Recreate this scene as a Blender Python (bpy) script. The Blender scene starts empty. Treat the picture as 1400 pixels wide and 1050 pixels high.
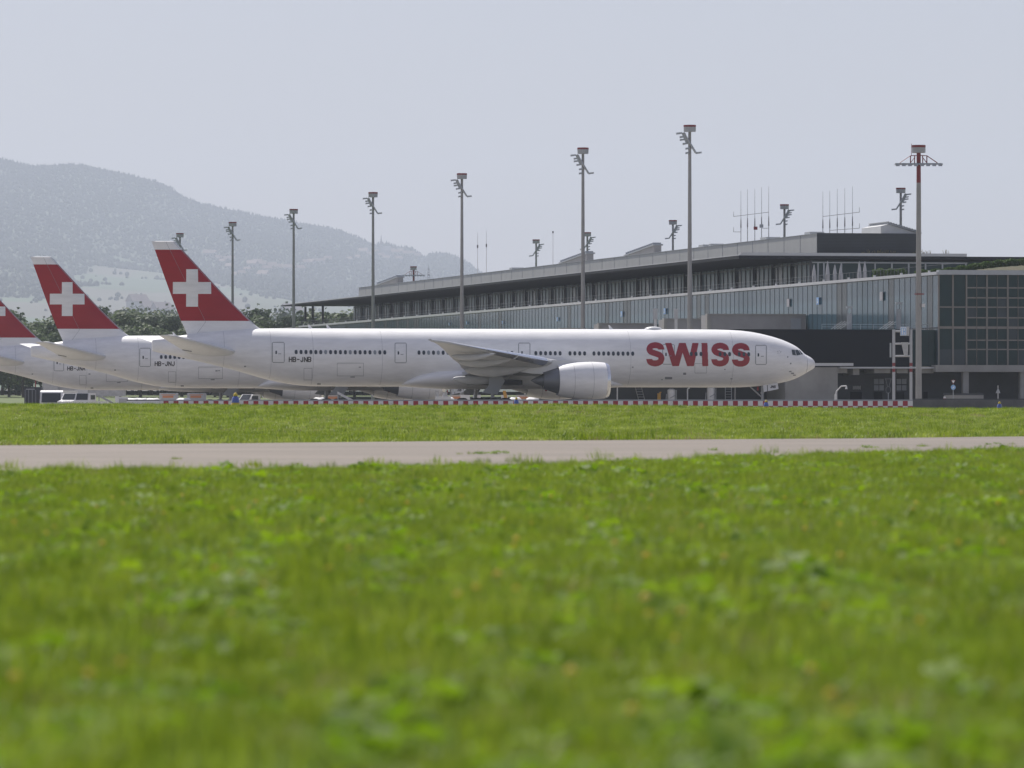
import bpy, math, random
from mathutils import Vector, noise as mnoise
R = math.radians
random.seed(7)
F = 7778.0          # focal length in photo pixels (200 mm lens on a 36 mm sensor, 1400 px wide)
CZ = 0.65           # camera height above the apron
HY = 553.0          # horizon row
scene = bpy.context.scene
COL = scene.collection

# ------------------------------------------------------------------ camera
cam_d = bpy.data.cameras.new('camera'); cam = bpy.data.objects.new('camera', cam_d); COL.objects.link(cam)
cam.location = (0, 0, CZ); cam.rotation_euler = (R(90), 0, 0)
cam_d.lens = 200; cam_d.sensor_width = 36; cam_d.shift_y = (HY-525)/1400
cam_d.clip_start = 0.5; cam_d.clip_end = 60000
cam_d.dof.use_dof = True; cam_d.dof.focus_distance = 617; cam_d.dof.aperture_fstop = 3.7
cam_d.dof.aperture_blades = 9
scene.camera = cam
# ------------------------------------------------------------------ sky, sun, exposure
SUN_EL, SUN_AZ = 52.0, -24.0        # azimuth from +Y towards +X: the sun stands behind the aircraft, to the left
w = bpy.data.worlds.new('World'); scene.world = w; w.use_nodes = True
nt = w.node_tree; nt.nodes.clear()
sky = nt.nodes.new('ShaderNodeTexSky'); sky.sky_type = 'NISHITA'; sky.sun_disc = False
sky.sun_elevation = R(SUN_EL); sky.sun_rotation = R(SUN_AZ % 360)
sky.air_density = 1.0; sky.dust_density = 1.8; sky.ozone_density = 2.0
bg = nt.nodes.new('ShaderNodeBackground'); bg.inputs['Strength'].default_value = 0.086
wo = nt.nodes.new('ShaderNodeOutputWorld')
skymix = nt.nodes.new('ShaderNodeMix'); skymix.data_type = 'RGBA'; skymix.blend_type = 'MULTIPLY'; skymix.inputs['Factor'].default_value = 1.0; skymix.inputs['B'].default_value = (0.84, 0.86, 1.05, 1)
nt.links.new(sky.outputs[0], skymix.inputs['A']); haze_sky = nt.nodes.new('ShaderNodeMix'); haze_sky.data_type = 'RGBA'; haze_sky.inputs['Factor'].default_value = 0.42; haze_sky.inputs['B'].default_value = (5.2, 4.9, 5.2, 1)
nt.links.new(skymix.outputs['Result'], haze_sky.inputs['A']); nt.links.new(haze_sky.outputs['Result'], bg.inputs['Color']); nt.links.new(bg.outputs[0], wo.inputs['Surface'])
sun_d = bpy.data.lights.new('sun', 'SUN'); sun_d.energy = 4.8; sun_d.angle = R(0.53); sun_d.color = (1.0, 0.95, 0.87)
sun = bpy.data.objects.new('sun', sun_d); COL.objects.link(sun)
S = Vector((math.sin(R(SUN_AZ))*math.cos(R(SUN_EL)), math.cos(R(SUN_AZ))*math.cos(R(SUN_EL)), math.sin(R(SUN_EL))))
sun.rotation_euler = (-S).to_track_quat('-Z', 'Y').to_euler(); sun.location = (0, 0, 500)
vs = scene.view_settings; vs.view_transform = 'Standard'; vs.look = 'None'; vs.exposure = 0.27; vs.gamma = 1.0
scene.view_settings.use_curve_mapping = False
scene.cycles.max_bounces = 8; scene.cycles.volume_bounces = 1; scene.cycles.transparent_max_bounces = 8
scene.cycles.use_denoising = True

# ------------------------------------------------------------------ helpers
def lerp(a, b, t): return a + (b-a)*t
def sstep(a, b, x):
    t = max(0.0, min(1.0, (x-a)/(b-a))); return t*t*(3-2*t)
def pchip(pts):
    pts = sorted(pts); xs = [p[0] for p in pts]; ys = [p[1] for p in pts]; n = len(xs)
    h = [xs[i+1]-xs[i] for i in range(n-1)]; d = [(ys[i+1]-ys[i])/h[i] for i in range(n-1)]
    m = [d[0]]
    for i in range(1, n-1):
        if d[i-1]*d[i] <= 0: m.append(0.0)
        else:
            w1 = 2*h[i]+h[i-1]; w2 = h[i]+2*h[i-1]; m.append((w1+w2)/(w1/d[i-1]+w2/d[i]))
    m.append(d[-1])
    def f(x):
        if x <= xs[0]: return ys[0]
        if x >= xs[-1]: return ys[-1]
        lo, hi = 0, n-1
        while hi-lo > 1:
            k = (lo+hi)//2
            if xs[k] <= x: lo = k
            else: hi = k
        t = (x-xs[lo])/h[lo]; t2 = t*t; t3 = t2*t
        return (2*t3-3*t2+1)*ys[lo]+(t3-2*t2+t)*h[lo]*m[lo]+(-2*t3+3*t2)*ys[lo+1]+(t3-t2)*h[lo]*m[lo+1]
    return f

def at(px, py, D): return Vector(((px-700)*D/F, D, CZ+(HY-py)*D/F))

def mat(name, col, rough=0.6, metal=0.0, var=0.0, scale=1.0, spec=0.5, coat=0.0, emit=None, bump=0.0, trans=0.0):
    m = bpy.data.materials.new(name); m.use_nodes = True
    n = m.node_tree; b = n.nodes['Principled BSDF']
    b.inputs['Base Color'].default_value = (*col, 1); b.inputs['Roughness'].default_value = rough
    b.inputs['Metallic'].default_value = metal; b.inputs['Specular IOR Level'].default_value = spec
    b.inputs['Coat Weight'].default_value = coat; b.inputs['Coat Roughness'].default_value = 0.22
    if var or bump:
        tc = n.nodes.new('ShaderNodeTexCoord'); nz = n.nodes.new('ShaderNodeTexNoise')
        nz.inputs['Scale'].default_value = scale; nz.inputs['Detail'].default_value = 6; nz.inputs['Roughness'].default_value = 0.6
        n.links.new(tc.outputs['Object'], nz.inputs['Vector'])
        if var:
            mx = n.nodes.new('ShaderNodeMix'); mx.data_type = 'RGBA'
            mx.inputs['A'].default_value = (*[c*(1-var) for c in col], 1); mx.inputs['B'].default_value = (*[min(1, c*(1+var)) for c in col], 1)
            mr = n.nodes.new('ShaderNodeMapRange'); mr.inputs['From Min'].default_value = .3; mr.inputs['From Max'].default_value = .7
            n.links.new(nz.outputs['Fac'], mr.inputs['Value']); n.links.new(mr.outputs[0], mx.inputs['Factor'])
            n.links.new(mx.outputs['Result'], b.inputs['Base Color'])
        if bump:
            bp = n.nodes.new('ShaderNodeBump'); bp.inputs['Strength'].default_value = bump
            n.links.new(nz.outputs['Fac'], bp.inputs['Height']); n.links.new(bp.outputs[0], b.inputs['Normal'])
    return m

class MB:
    def __init__(s): s.v = []; s.f = []; s.m = []
    def vert(s, p): s.v.append(tuple(p)); return len(s.v)-1
    def face(s, idx, m=0): s.f.append(tuple(idx)); s.m.append(m)
    def quad(s, a, b, c, d, m=0): s.face([s.vert(a), s.vert(b), s.vert(c), s.vert(d)], m)
    def box(s, x0, x1, y0, y1, z0, z1, m=0):
        i = [s.vert((x, y, z)) for z in (z0, z1) for y in (y0, y1) for x in (x0, x1)]
        for q in ((0,2,3,1), (4,5,7,6), (0,1,5,4), (2,6,7,3), (0,4,6,2), (1,3,7,5)): s.face([i[k] for k in q], m)
    def hexa(s, p, m=0):     # 8 points: bottom 4 ccw, top 4 ccw
        i = [s.vert(q) for q in p]
        for q in ((3,2,1,0), (4,5,6,7), (0,1,5,4), (1,2,6,5), (2,3,7,6), (3,0,4,7)): s.face([i[k] for k in q], m)
    def tube(s, p0, p1, r0, r1=None, n=8, m=0, caps=True):
        r1 = r0 if r1 is None else r1
        p0 = Vector(p0); p1 = Vector(p1); d = (p1-p0).normalized()
        a = d.orthogonal().normalized(); b = d.cross(a)
        A = [s.vert(p0+(a*math.cos(2*math.pi*k/n)+b*math.sin(2*math.pi*k/n))*r0) for k in range(n)]
        B = [s.vert(p1+(a*math.cos(2*math.pi*k/n)+b*math.sin(2*math.pi*k/n))*r1) for k in range(n)]
        for k in range(n): s.face([A[k], A[(k+1)%n], B[(k+1)%n], B[k]], m)
        if caps: s.face(A[::-1], m); s.face(B, m)
    def loft(s, rings, m=0, cap0=True, cap1=True, closed=True):
        idx = [[s.vert(p) for p in r] for r in rings]; n = len(idx[0])
        for a, b in zip(idx[:-1], idx[1:]):
            for k in range(n if closed else n-1):
                s.face([a[k], a[(k+1)%n], b[(k+1)%n], b[k]], m)
        if cap0: s.face(idx[0][::-1], m)
        if cap1: s.face(idx[-1], m)
        return idx
    def build(s, name, mats, parent=None, smooth=False, auto=None, loc=None, rotz=None):
        me = bpy.data.meshes.new(name); me.from_pydata(s.v, [], s.f)
        for mm in (mats if isinstance(mats, (list, tuple)) else [mats]): me.materials.append(mm)
        me.polygons.foreach_set('material_index', s.m)
        if smooth: me.polygons.foreach_set('use_smooth', [True]*len(s.f))
        me.update()
        import bmesh
        bm = bmesh.new(); bm.from_mesh(me); bmesh.ops.recalc_face_normals(bm, faces=bm.faces); bm.to_mesh(me); bm.free()
        if auto is not None: me.set_sharp_from_angle(angle=R(auto))
        o = bpy.data.objects.new(name, me); COL.objects.link(o)
        if parent: o.parent = parent
        if loc is not None: o.location = loc
        if rotz is not None: o.rotation_euler = (0, 0, rotz)
        return o

def tag(o, label=None, cat=None, group=None, kind=None):
    if label: o['label'] = label
    if cat: o['category'] = cat
    if group: o['group'] = group
    if kind: o['kind'] = kind
    return o
def thing(name, label, cat, loc=(0,0,0), rotz=0.0, group=None):
    o = bpy.data.objects.new(name, None); COL.objects.link(o); o.location = loc; o.rotation_euler = (0, 0, rotz)
    o.empty_display_size = 0.5
    return tag(o, label, cat, group)
def copy_tree(o, parent=None):
    c = o.copy(); COL.objects.link(c)
    if parent: c.parent = parent
    for ch in list(o.children): copy_tree(ch, c)
    return c

# ------------------------------------------------------------------ materials
M = {}
def paint_mat(name, col, rough=0.28):
    """aircraft enamel: slight orange-peel, faint grime streaks"""
    m = mat(name, col, rough, coat=0.5, var=0.0)
    n = m.node_tree; b = n.nodes['Principled BSDF']
    tc = n.nodes.new('ShaderNodeTexCoord'); mp = n.nodes.new('ShaderNodeMapping'); mp.inputs['Scale'].default_value = (0.35, 1, 1.6)
    nz = n.nodes.new('ShaderNodeTexNoise'); nz.inputs['Scale'].default_value = 1.3; nz.inputs['Detail'].default_value = 7; nz.inputs['Roughness'].default_value = .65
    mr = n.nodes.new('ShaderNodeMapRange'); mr.inputs['From Min'].default_value = .35; mr.inputs['From Max'].default_value = .75
    mx = n.nodes.new('ShaderNodeMix'); mx.data_type = 'RGBA'
    mx.inputs['A'].default_value = (*col, 1); mx.inputs['B'].default_value = (*[c*0.83 for c in col], 1)
    n.links.new(tc.outputs['Object'], mp.inputs['Vector']); n.links.new(mp.outputs[0], nz.inputs['Vector'])
    n.links.new(nz.outputs['Fac'], mr.inputs['Value']); n.links.new(mr.outputs[0], mx.inputs['Factor']); n.links.new(mx.outputs['Result'], b.inputs['Base Color'])
    return m
M['white'] = paint_mat('white_enamel', (0.80, 0.80, 0.81), .43)
M['white'].node_tree.nodes['Principled BSDF'].inputs['Coat Weight'].default_value = 0.0; M['white'].node_tree.nodes['Principled BSDF'].inputs['Specular IOR Level'].default_value = 0.6
M['red'] = paint_mat('red_enamel', (0.33, 0.004, 0.014), .4)
M['red'].node_tree.nodes['Principled BSDF'].inputs['Coat Weight'].default_value = 0.15; M['red'].node_tree.nodes['Principled BSDF'].inputs['Specular IOR Level'].default_value = 0.3
M['redlogo'] = paint_mat('red_lettering', (0.30, 0.004, 0.02), .4)
M['redlogo'].node_tree.nodes['Principled BSDF'].inputs['Coat Weight'].default_value = 0.15
M['cross'] = paint_mat('white_emblem', (0.76, 0.76, 0.76))
M['wing'] = mat('wing_grey', (0.42, 0.43, 0.44), 0.4, var=.08, scale=.6)
M['belly'] = mat('fairing_grey', (0.62, 0.63, 0.64), 0.35, var=.06, scale=.8)
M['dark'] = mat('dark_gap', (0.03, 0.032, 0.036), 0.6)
M['line'] = mat('seam_grey', (0.22, 0.23, 0.25), 0.6)
M['cabwin'] = mat('cabin_glass', (0.03, 0.04, 0.055), 0.15)
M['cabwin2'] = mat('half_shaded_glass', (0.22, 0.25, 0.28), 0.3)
M['cockpit'] = mat('cockpit_glass', (0.04, 0.055, 0.065), 0.06)
M['lip'] = mat('polished_lip', (0.7, 0.71, 0.73), 0.25, metal=1)
M['titan'] = mat('exhaust_metal', (0.17, 0.18, 0.20), 0.45, metal=.6)
M['tyre'] = mat('tyre_rubber', (0.02, 0.02, 0.021), 0.8)
M['strut'] = mat('gear_steel', (0.35, 0.36, 0.38), 0.4, metal=.3)
M['black'] = mat('marking_black', (0.03, 0.03, 0.035), 0.5)
M['greydoor'] = mat('door_grey', (0.30, 0.32, 0.35), 0.45, var=.05)
M['concrete'] = mat('concrete', (0.30, 0.295, 0.28), 0.85, var=.16, scale=.35)
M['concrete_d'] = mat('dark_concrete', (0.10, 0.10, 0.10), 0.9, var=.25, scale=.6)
M['concrete_j'] = mat('jetty_concrete', (0.30, 0.295, 0.30), 0.85, var=.12, scale=.4)
M['mast'] = mat('mast_concrete', (0.30, 0.295, 0.285), 0.75, var=.12, scale=.5)
M['galv'] = mat('galvanised_steel', (0.38, 0.40, 0.42), 0.45, metal=.4, var=.1)
M['mwhite'] = mat('mast_white', (0.62, 0.62, 0.62), 0.5, var=.06)
M['gantry'] = mat('gantry_paint', (0.40, 0.41, 0.43), 0.5, var=.08)
M['headgrey'] = mat('lamp_head_grey', (0.36, 0.37, 0.38), 0.5, var=.08)
M['mred'] = mat('mast_red', (0.20, 0.022, 0.028), 0.5, var=.08)
M['barred'] = mat('barrier_red', (0.30, 0.008, 0.022), 0.6, var=.15, scale=.9)
M['barwhite'] = mat('barrier_white', (0.60, 0.60, 0.59), 0.6, var=.12, scale=.9)
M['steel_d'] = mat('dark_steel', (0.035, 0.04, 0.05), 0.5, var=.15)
M['louvre'] = mat('black_louvre', (0.008, 0.010, 0.016), 0.7, spec=.15)
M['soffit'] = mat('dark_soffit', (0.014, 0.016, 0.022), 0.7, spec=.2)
M['trim'] = mat('light_trim', (0.48, 0.49, 0.50), 0.5, var=.06)
M['frame'] = mat('warm_frame', (0.20, 0.185, 0.17), 0.5)
M['fin'] = mat('facade_fin', (0.07, 0.08, 0.09), 0.5)
M['rod'] = mat('antenna_rod', (0.18, 0.18, 0.2), 0.5)
M['vwhite'] = mat('vehicle_white', (0.7, 0.7, 0.7), 0.3, coat=.3, var=.05)
M['vglass'] = mat('vehicle_glass', (0.03, 0.035, 0.04), 0.08)
M['orange'] = mat('orange_print', (0.55, 0.22, 0.10), 0.5)
M['container'] = mat('container_alloy', (0.42, 0.42, 0.42), 0.45, metal=.3, var=.15, scale=2)
M['tarp'] = mat('white_cover', (0.72, 0.72, 0.73), 0.6, bump=.2, scale=3)
M['lyellow'] = mat('light_yellow', (0.62, 0.45, 0.04), 0.4)
M['lblue'] = mat('blue_lens', (0.07, 0.11, 0.42), 0.08, coat=1)
M['signblue'] = mat('sign_blue', (0.25, 0.45, 0.75), 0.4)
M['signwhite'] = mat('sign_white', (0.75, 0.78, 0.8), 0.4)
M['parasol'] = mat('parasol_cloth', (0.36, 0.36, 0.38), 0.8, var=.08)
M['roofpink'] = mat('house_roof', (0.22, 0.15, 0.13), 0.8, var=.15)
M['housewall'] = mat('house_wall', (0.36, 0.33, 0.30), 0.8, var=.1)
M['bark'] = mat('bark', (0.07, 0.055, 0.04), 0.9, var=.2)
M['amber'] = mat('crane_amber', (0.5, 0.27, 0.05), 0.5)

def leaf_mat(name, c0, c1, transl=0.35, rough=0.55, scale=.35, rnd=0.5):
    m = bpy.data.materials.new(name); m.use_nodes = True; n = m.node_tree; n.nodes.clear()
    out = n.nodes.new('ShaderNodeOutputMaterial'); pr = n.nodes.new('ShaderNodeBsdfPrincipled'); tr = n.nodes.new('ShaderNodeBsdfTranslucent')
    mx = n.nodes.new('ShaderNodeMixShader'); mx.inputs[0].default_value = transl
    geo = n.nodes.new('ShaderNodeNewGeometry'); nz = n.nodes.new('ShaderNodeTexNoise'); nz.inputs['Scale'].default_value = scale; nz.inputs['Detail'].default_value = 4
    oi = n.nodes.new('ShaderNodeObjectInfo')
    n.links.new(geo.outputs['Position'], nz.inputs['Vector'])
    ma = n.nodes.new('ShaderNodeMath'); ma.operation = 'MULTIPLY_ADD'; ma.inputs[1].default_value = rnd; 
    mb = n.nodes.new('ShaderNodeMapRange'); mb.inputs['From Min'].default_value = .3; mb.inputs['From Max'].default_value = .7; mb.inputs['To Max'].default_value = 1-rnd
    n.links.new(nz.outputs['Fac'], mb.inputs['Value']); n.links.new(oi.outputs['Random'], ma.inputs[0]); n.links.new(mb.outputs[0], ma.inputs[2])
    cm = n.nodes.new('ShaderNodeMix'); cm.data_type = 'RGBA'; cm.inputs['A'].default_value = (*c0, 1); cm.inputs['B'].default_value = (*c1, 1)
    n.links.new(ma.outputs[0], cm.inputs['Factor'])
    n.links.new(cm.outputs['Result'], pr.inputs['Base Color']); n.links.new(cm.outputs['Result'], tr.inputs['Color'])
    pr.inputs['Roughness'].default_value = rough; pr.inputs['Specular IOR Level'].default_value = .25
    n.links.new(pr.outputs[0], mx.inputs[1]); n.links.new(tr.outputs[0], mx.inputs[2]); n.links.new(mx.outputs[0], out.inputs['Surface'])
    return m
M['grass'] = leaf_mat('grass_blades', (0.045, 0.115, 0.006), (0.33, 0.41, 0.025), .45, .48, 3.0, .6)
M['grass_tip'] = leaf_mat('pale_blades', (0.15, 0.25, 0.018), (0.34, 0.42, 0.05), .5, .42, .9, .6)
M['grass_far'] = leaf_mat('mown_grass', (0.17, 0.26, 0.025), (0.42, 0.49, 0.085), .4, .5, .5, .6)
M['grass_dry'] = leaf_mat('dry_blades', (0.26, 0.21, 0.09), (0.34, 0.30, 0.14), .35, .6, .6, .5)
M['clover'] = leaf_mat('broad_leaves', (0.08, 0.18, 0.006), (0.25, 0.37, 0.012), .55, .6, .6, .5)
M['petal'] = mat('dandelion', (0.72, 0.50, 0.02), 0.6)
M['foliage'] = leaf_mat('tree_foliage', (0.065, 0.098, 0.05), (0.13, 0.17, 0.085), .4, .6, .10, .5)
M['foliage_d'] = leaf_mat('dark_foliage', (0.055, 0.082, 0.05), (0.10, 0.135, 0.075), .35, .6, .10, .5)
M['forest'] = leaf_mat('hill_forest', (0.010, 0.020, 0.012), (0.018, 0.030, 0.016), .3, .7, .012, .4)
M['hedge'] = leaf_mat('hedge_leaves', (0.05, 0.10, 0.02), (0.10, 0.16, 0.04), .3, .6, .8, .5)
M['bank'] = leaf_mat('bank_grass', (0.035, 0.05, 0.012), (0.085, 0.06, 0.03), .1, .8, .5, .1)

def ground_material():
    m = bpy.data.materials.new('meadow_soil'); m.use_nodes = True; n = m.node_tree; b = n.nodes['Principled BSDF']
    tc = n.nodes.new('ShaderNodeTexCoord'); nz = n.nodes.new('ShaderNodeTexNoise'); nz.inputs['Scale'].default_value = .5; nz.inputs['Detail'].default_value = 8
    n.links.new(tc.outputs['Object'], nz.inputs['Vector'])
    cr = n.nodes.new('ShaderNodeValToRGB'); e = cr.color_ramp.elements
    e[0].position = .3; e[0].color = (.045, .075, .012, 1); e[1].position = .7; e[1].color = (.11, .14, .03, 1)
    n.links.new(nz.outputs['Fac'], cr.inputs[0]); n.links.new(cr.outputs[0], b.inputs['Base Color']); b.inputs['Roughness'].default_value = .9
    return m
M['soil'] = ground_material()
def slab_material(name, c, joint=5.0):
    m = mat(name, c, .85, var=.12, scale=.15)
    n = m.node_tree; b = n.nodes['Principled BSDF']; src = b.inputs['Base Color'].links[0].from_socket
    tc = n.nodes.new('ShaderNodeTexCoord'); br = n.nodes.new('ShaderNodeTexBrick'); br.offset = 0; br.inputs['Scale'].default_value = 1.0
    br.inputs['Brick Width'].default_value = joint; br.inputs['Row Height'].default_value = joint; br.inputs['Mortar Size'].default_value = .07
    br.inputs['Color1'].default_value = (1,1,1,1); br.inputs['Color2'].default_value = (.93,.93,.92,1); br.inputs['Mortar'].default_value = (.45,.45,.43,1)
    mx = n.nodes.new('ShaderNodeMix'); mx.data_type = 'RGBA'; mx.blend_type = 'MULTIPLY'; mx.inputs['Factor'].default_value = 1
    n2 = n.nodes.new('ShaderNodeTexNoise'); n2.inputs['Scale'].default_value = 8; n2.inputs['Detail'].default_value = 8
    mp = n.nodes.new('ShaderNodeMapping'); mp.inputs['Rotation'].default_value = (0, 0, R(38))
    n.links.new(tc.outputs['Object'], mp.inputs[0]); n.links.new(mp.outputs[0], br.inputs['Vector']); n.links.new(tc.outputs['Object'], n2.inputs['Vector'])
    n.links.new(src, mx.inputs['A']); n.links.new(br.outputs['Color'], mx.inputs['B'])
    m2 = n.nodes.new('ShaderNodeMix'); m2.data_type = 'RGBA'; m2.blend_type = 'MULTIPLY'; m2.inputs['Factor'].default_value = .35
    n.links.new(mx.outputs['Result'], m2.inputs['A']); n.links.new(n2.outputs['Fac'], m2.inputs['B']); n.links.new(m2.outputs['Result'], b.inputs['Base Color'])
    return m
M['road'] = slab_material('road_concrete', (0.20, 0.168, 0.138), 6.0)
M['apron'] = slab_material('apron_concrete', (0.34, 0.31, 0.26), 7.5)

def glass_mat(name, col, rough=.06, var=.25):
    m = mat(name, col, rough, spec=.8)
    n = m.node_tree; b = n.nodes['Principled BSDF']
    tc = n.nodes.new('ShaderNodeTexCoord'); nz = n.nodes.new('ShaderNodeTexNoise'); nz.inputs['Scale'].default_value = .8; nz.inputs['Detail'].default_value = 3
    mx = n.nodes.new('ShaderNodeMix'); mx.data_type = 'RGBA'
    mx.inputs['A'].default_value = (*[c*(1-var) for c in col], 1); mx.inputs['B'].default_value = (*[c*(1+var) for c in col], 1)
    n.links.new(tc.outputs['Object'], nz.inputs['Vector']); n.links.new(nz.outputs['Fac'], mx.inputs['Factor']); n.links.new(mx.outputs['Result'], b.inputs['Base Color'])
    return m
M['glass_side'] = glass_mat('tinted_glass_side', (0.045, 0.10, 0.135), .12, .08)
M['glass_side'].node_tree.nodes['Principled BSDF'].inputs['Specular Tint'].default_value = (.55, .82, 1, 1)
M['glass_side'].node_tree.nodes['Principled BSDF'].inputs['Specular IOR Level'].default_value = .42
M['glass_side2'] = glass_mat('tinted_glass_dark', (0.04, 0.056, 0.068), .2)
M['glass_end'] = glass_mat('tinted_glass_end', (0.006, 0.030, 0.034), .05)
M['glass_end'].node_tree.nodes['Principled BSDF'].inputs['Specular IOR Level'].default_value = .35
M['glass_up'] = glass_mat('upper_glass', (0.10, 0.15, 0.175), .25, .12)
M['glass_up'].node_tree.nodes['Principled BSDF'].inputs['Specular Tint'].default_value = (.55, .82, 1, 1)
M['glass_up'].node_tree.nodes['Principled BSDF'].inputs['Specular IOR Level'].default_value = .35
M['glass_side2'].node_tree.nodes['Principled BSDF'].inputs['Specular IOR Level'].default_value = .3
def ribbed(name, c, s=(0,1,0), sc=3.0, amt=.25):
    m = mat(name, c, .5, metal=.2)
    n = m.node_tree; b = n.nodes['Principled BSDF']
    tc = n.nodes.new('ShaderNodeTexCoord'); wv = n.nodes.new('ShaderNodeTexWave'); wv.bands_direction = s; wv.inputs['Scale'].default_value = sc
    nz = n.nodes.new('ShaderNodeTexNoise'); nz.inputs['Scale'].default_value = .4; nz.inputs['Detail'].default_value = 6
    a = n.nodes.new('ShaderNodeMath'); a.operation = 'MULTIPLY'; mx = n.nodes.new('ShaderNodeMix'); mx.data_type = 'RGBA'
    mx.inputs['A'].default_value = (*[x*(1-amt) for x in c], 1); mx.inputs['B'].default_value = (*[x*(1+amt) for x in c], 1)
    n.links.new(tc.outputs['Object'], wv.inputs[0]); n.links.new(tc.outputs['Object'], nz.inputs[0])
    n.links.new(wv.outputs['Fac'], a.inputs[0]); n.links.new(nz.outputs['Fac'], a.inputs[1]); a.inputs[1].default_value = 1
    n.links.new(a.outputs[0], mx.inputs['Factor']); n.links.new(mx.outputs['Result'], b.inputs['Base Color'])
    return m
M['parapet'] = ribbed('parapet_metal', (0.50, 0.50, 0.48), 'DIAGONAL', 1.1, .22)
M['louvref'] = ribbed('louvre_front', (0.035, 0.042, 0.052), 'Z', 1.6, .5)

# ------------------------------------------------------------------ terrain
def crest(X):
    return 0.545 - 0.0014*(X+24) - .12*sstep(0, 15, X) + .02*math.sin(X*.23) + .012*math.sin(X*.71+1)
def gz(X, Y):
    n = .03*mnoise.noise(Vector((X*.12, Y*.05, 0)))
    if Y < 125: z = -.35
    elif Y < 262: z = lerp(-.35, crest(X), sstep(172, 262, Y)*.45+.55*max(0, min(1, (Y-172)/90)))
    elif Y < 450: z = lerp(crest(X), -.06, sstep(262, 450, Y)); n *= .5
    elif Y < 860: return -.06
    elif Y < 1200: return lerp(-.06, 2.6, sstep(860, 1200, Y))
    else: return 2.6
    return z + n*(1 if Y < 400 else 0)
def grid(name, xs, ys, zf, m, colf=None, smooth=True):
    mb = MB(); nx = len(xs)
    for y in ys:
        for x in xs: mb.v.append((x, y, zf(x, y)))
    for j in range(len(ys)-1):
        for i in range(nx-1):
            a = j*nx+i; mb.face([a, a+1, a+nx+1, a+nx])
    me = bpy.data.meshes.new(name); me.from_pydata(mb.v, [], mb.f); me.materials.append(m)
    me.polygons.foreach_set('use_smooth', [smooth]*len(mb.f)); me.update()
    if colf:
        at_ = me.color_attributes.new('patch', 'FLOAT_COLOR', 'POINT')
        buf = []
        for v in mb.v: buf += [*colf(v[0], v[1]), 1.0]
        at_.data.foreach_set('color', buf)
    o = bpy.data.objects.new(name, me); COL.objects.link(o); return o
def frange(a, b, st):
    r = []; x = a
    while x < b-1e-6: r.append(x); x += st
    return r+[b]
gx = [-4700, -1200, -600, -300, -160, -100, -70]+frange(-50, 50, 2.5)+[70, 100, 160, 300, 600, 1200, 4700]
gy = [-380, -100, -20]+frange(0, 470, 5)+frange(500, 850, 50)+frange(860, 1300, 20)+[1600, 2200, 3000, 4500, 6000, 9000, 14000, 20700]
ground = grid('ground', gx, gy, gz, M['soil']); tag(ground, 'green meadow ground of the airfield', None, None, 'structure')

# taxiway strip crossing the meadow
def near_edge(X): return 91+ (X*2.7 if X > 0 else X*1.5)
def far_edge(X): return 152.0 + X*1.29
def on_road(X, Y): return near_edge(X) < Y < far_edge(X)
mb = MB(); xs = frange(-40, 50, 1.5)
ys = [i/16 for i in range(17)]
for t in ys:
    for X in xs:
        Y = lerp(near_edge(X), far_edge(X), t); mb.v.append((X, Y, gz(X, Y)+.025))
nx = len(xs)
for j in range(16):
    for i in range(nx-1):
        a = j*nx+i; mb.face([a, a+1, a+nx+1, a+nx])
road = mb.build('taxiway', M['road'], smooth=True); tag(road, 'pale concrete taxiway strip crossing the grass', None, None, 'structure')
apron = grid('apron', frange(-420, 320, 20), frange(455, 880, 17), lambda x, y: 0.0, M['apron'])
tag(apron, 'beige concrete apron under the aircraft', None, None, 'structure')

# hills -----------------------------------------------------------------
DR = 12000.0
ridge_px = [(-700,330),(-300,262),(-120,226),(0,222),(20,226),(40,231),(70,233),(100,231),(130,234),(150,239),(160,241),(185,246),(200,250),(230,259),(245,270),(262,278),(280,284),
            (300,289),(340,297),(380,305),(420,312),(460,319),(480,326),(500,334),(515,340),(528,338),(545,343),(560,344),(575,352),(583,357),(590,352),(610,352),(628,358),(640,365),(655,376),(680,392),(720,415),(800,440),(1000,470),(1500,500),(2200,520)]
ridge = pchip([((p[0]-700)*DR/F, CZ+(HY-p[1])*DR/F) for p in ridge_px])
prof = pchip([(1200,.004),(2000,.012),(3000,.045),(4400,.10),(5800,.21),(7200,.34),(8400,.45),(9400,.57),(10400,.74),(11200,.88),(12000,1.0),(12500,.97),(13600,.7)])
HS = 1.5
def hz(X, Y):
    X, Y = X/HS, Y/HS
    n = mnoise.noise(Vector((X*.002, Y*.0011, 3)))*14+mnoise.noise(Vector((X*.0065, Y*.004, 9)))*5
    return 2.0+HS*(ridge(X)*prof(Y) + n*sstep(2400, 6400, Y)*(1-sstep(11200, 11900, Y)))
def forest(X, Y):
    X, Y = X/HS, Y/HS
    n = mnoise.noise(Vector((X*.003, Y*.0011, 1)))+.5*mnoise.noise(Vector((X*.01, Y*.0035, 5)))
    px = 700+X*F/Y
    hi = sstep(8500, 9600, Y + 1500*(1-sstep(60, 130, px)) - 700*sstep(90, 160, px)*(1-sstep(230, 300, px)))
    return n + hi*1.3 > .32
def patch(X, Y):
    if forest(X, Y): return (.028, .045, .018)
    X, Y = X/HS, Y/HS
    by = math.floor(Y/330+.8*mnoise.noise(Vector((X*.0015, Y*.001, 4)))); bx = math.floor(X/300+by*.37)
    r = random.Random(by*131+bx*17).random()
    if r < .22: return (.075, .072, .05)
    if r < .40: return (.06, .075, .035)
    if r < .7: return (.05, .085, .033)
    return (.04, .07, .028)
mh = bpy.data.materials.new('hillside'); mh.use_nodes = True
_b = mh.node_tree.nodes['Principled BSDF']; _a = mh.node_tree.nodes.new('ShaderNodeAttribute'); _a.attribute_name = 'patch'
mh.node_tree.links.new(_a.outputs['Color'], _b.inputs['Base Color']); _b.inputs['Roughness'].default_value = .95
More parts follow.
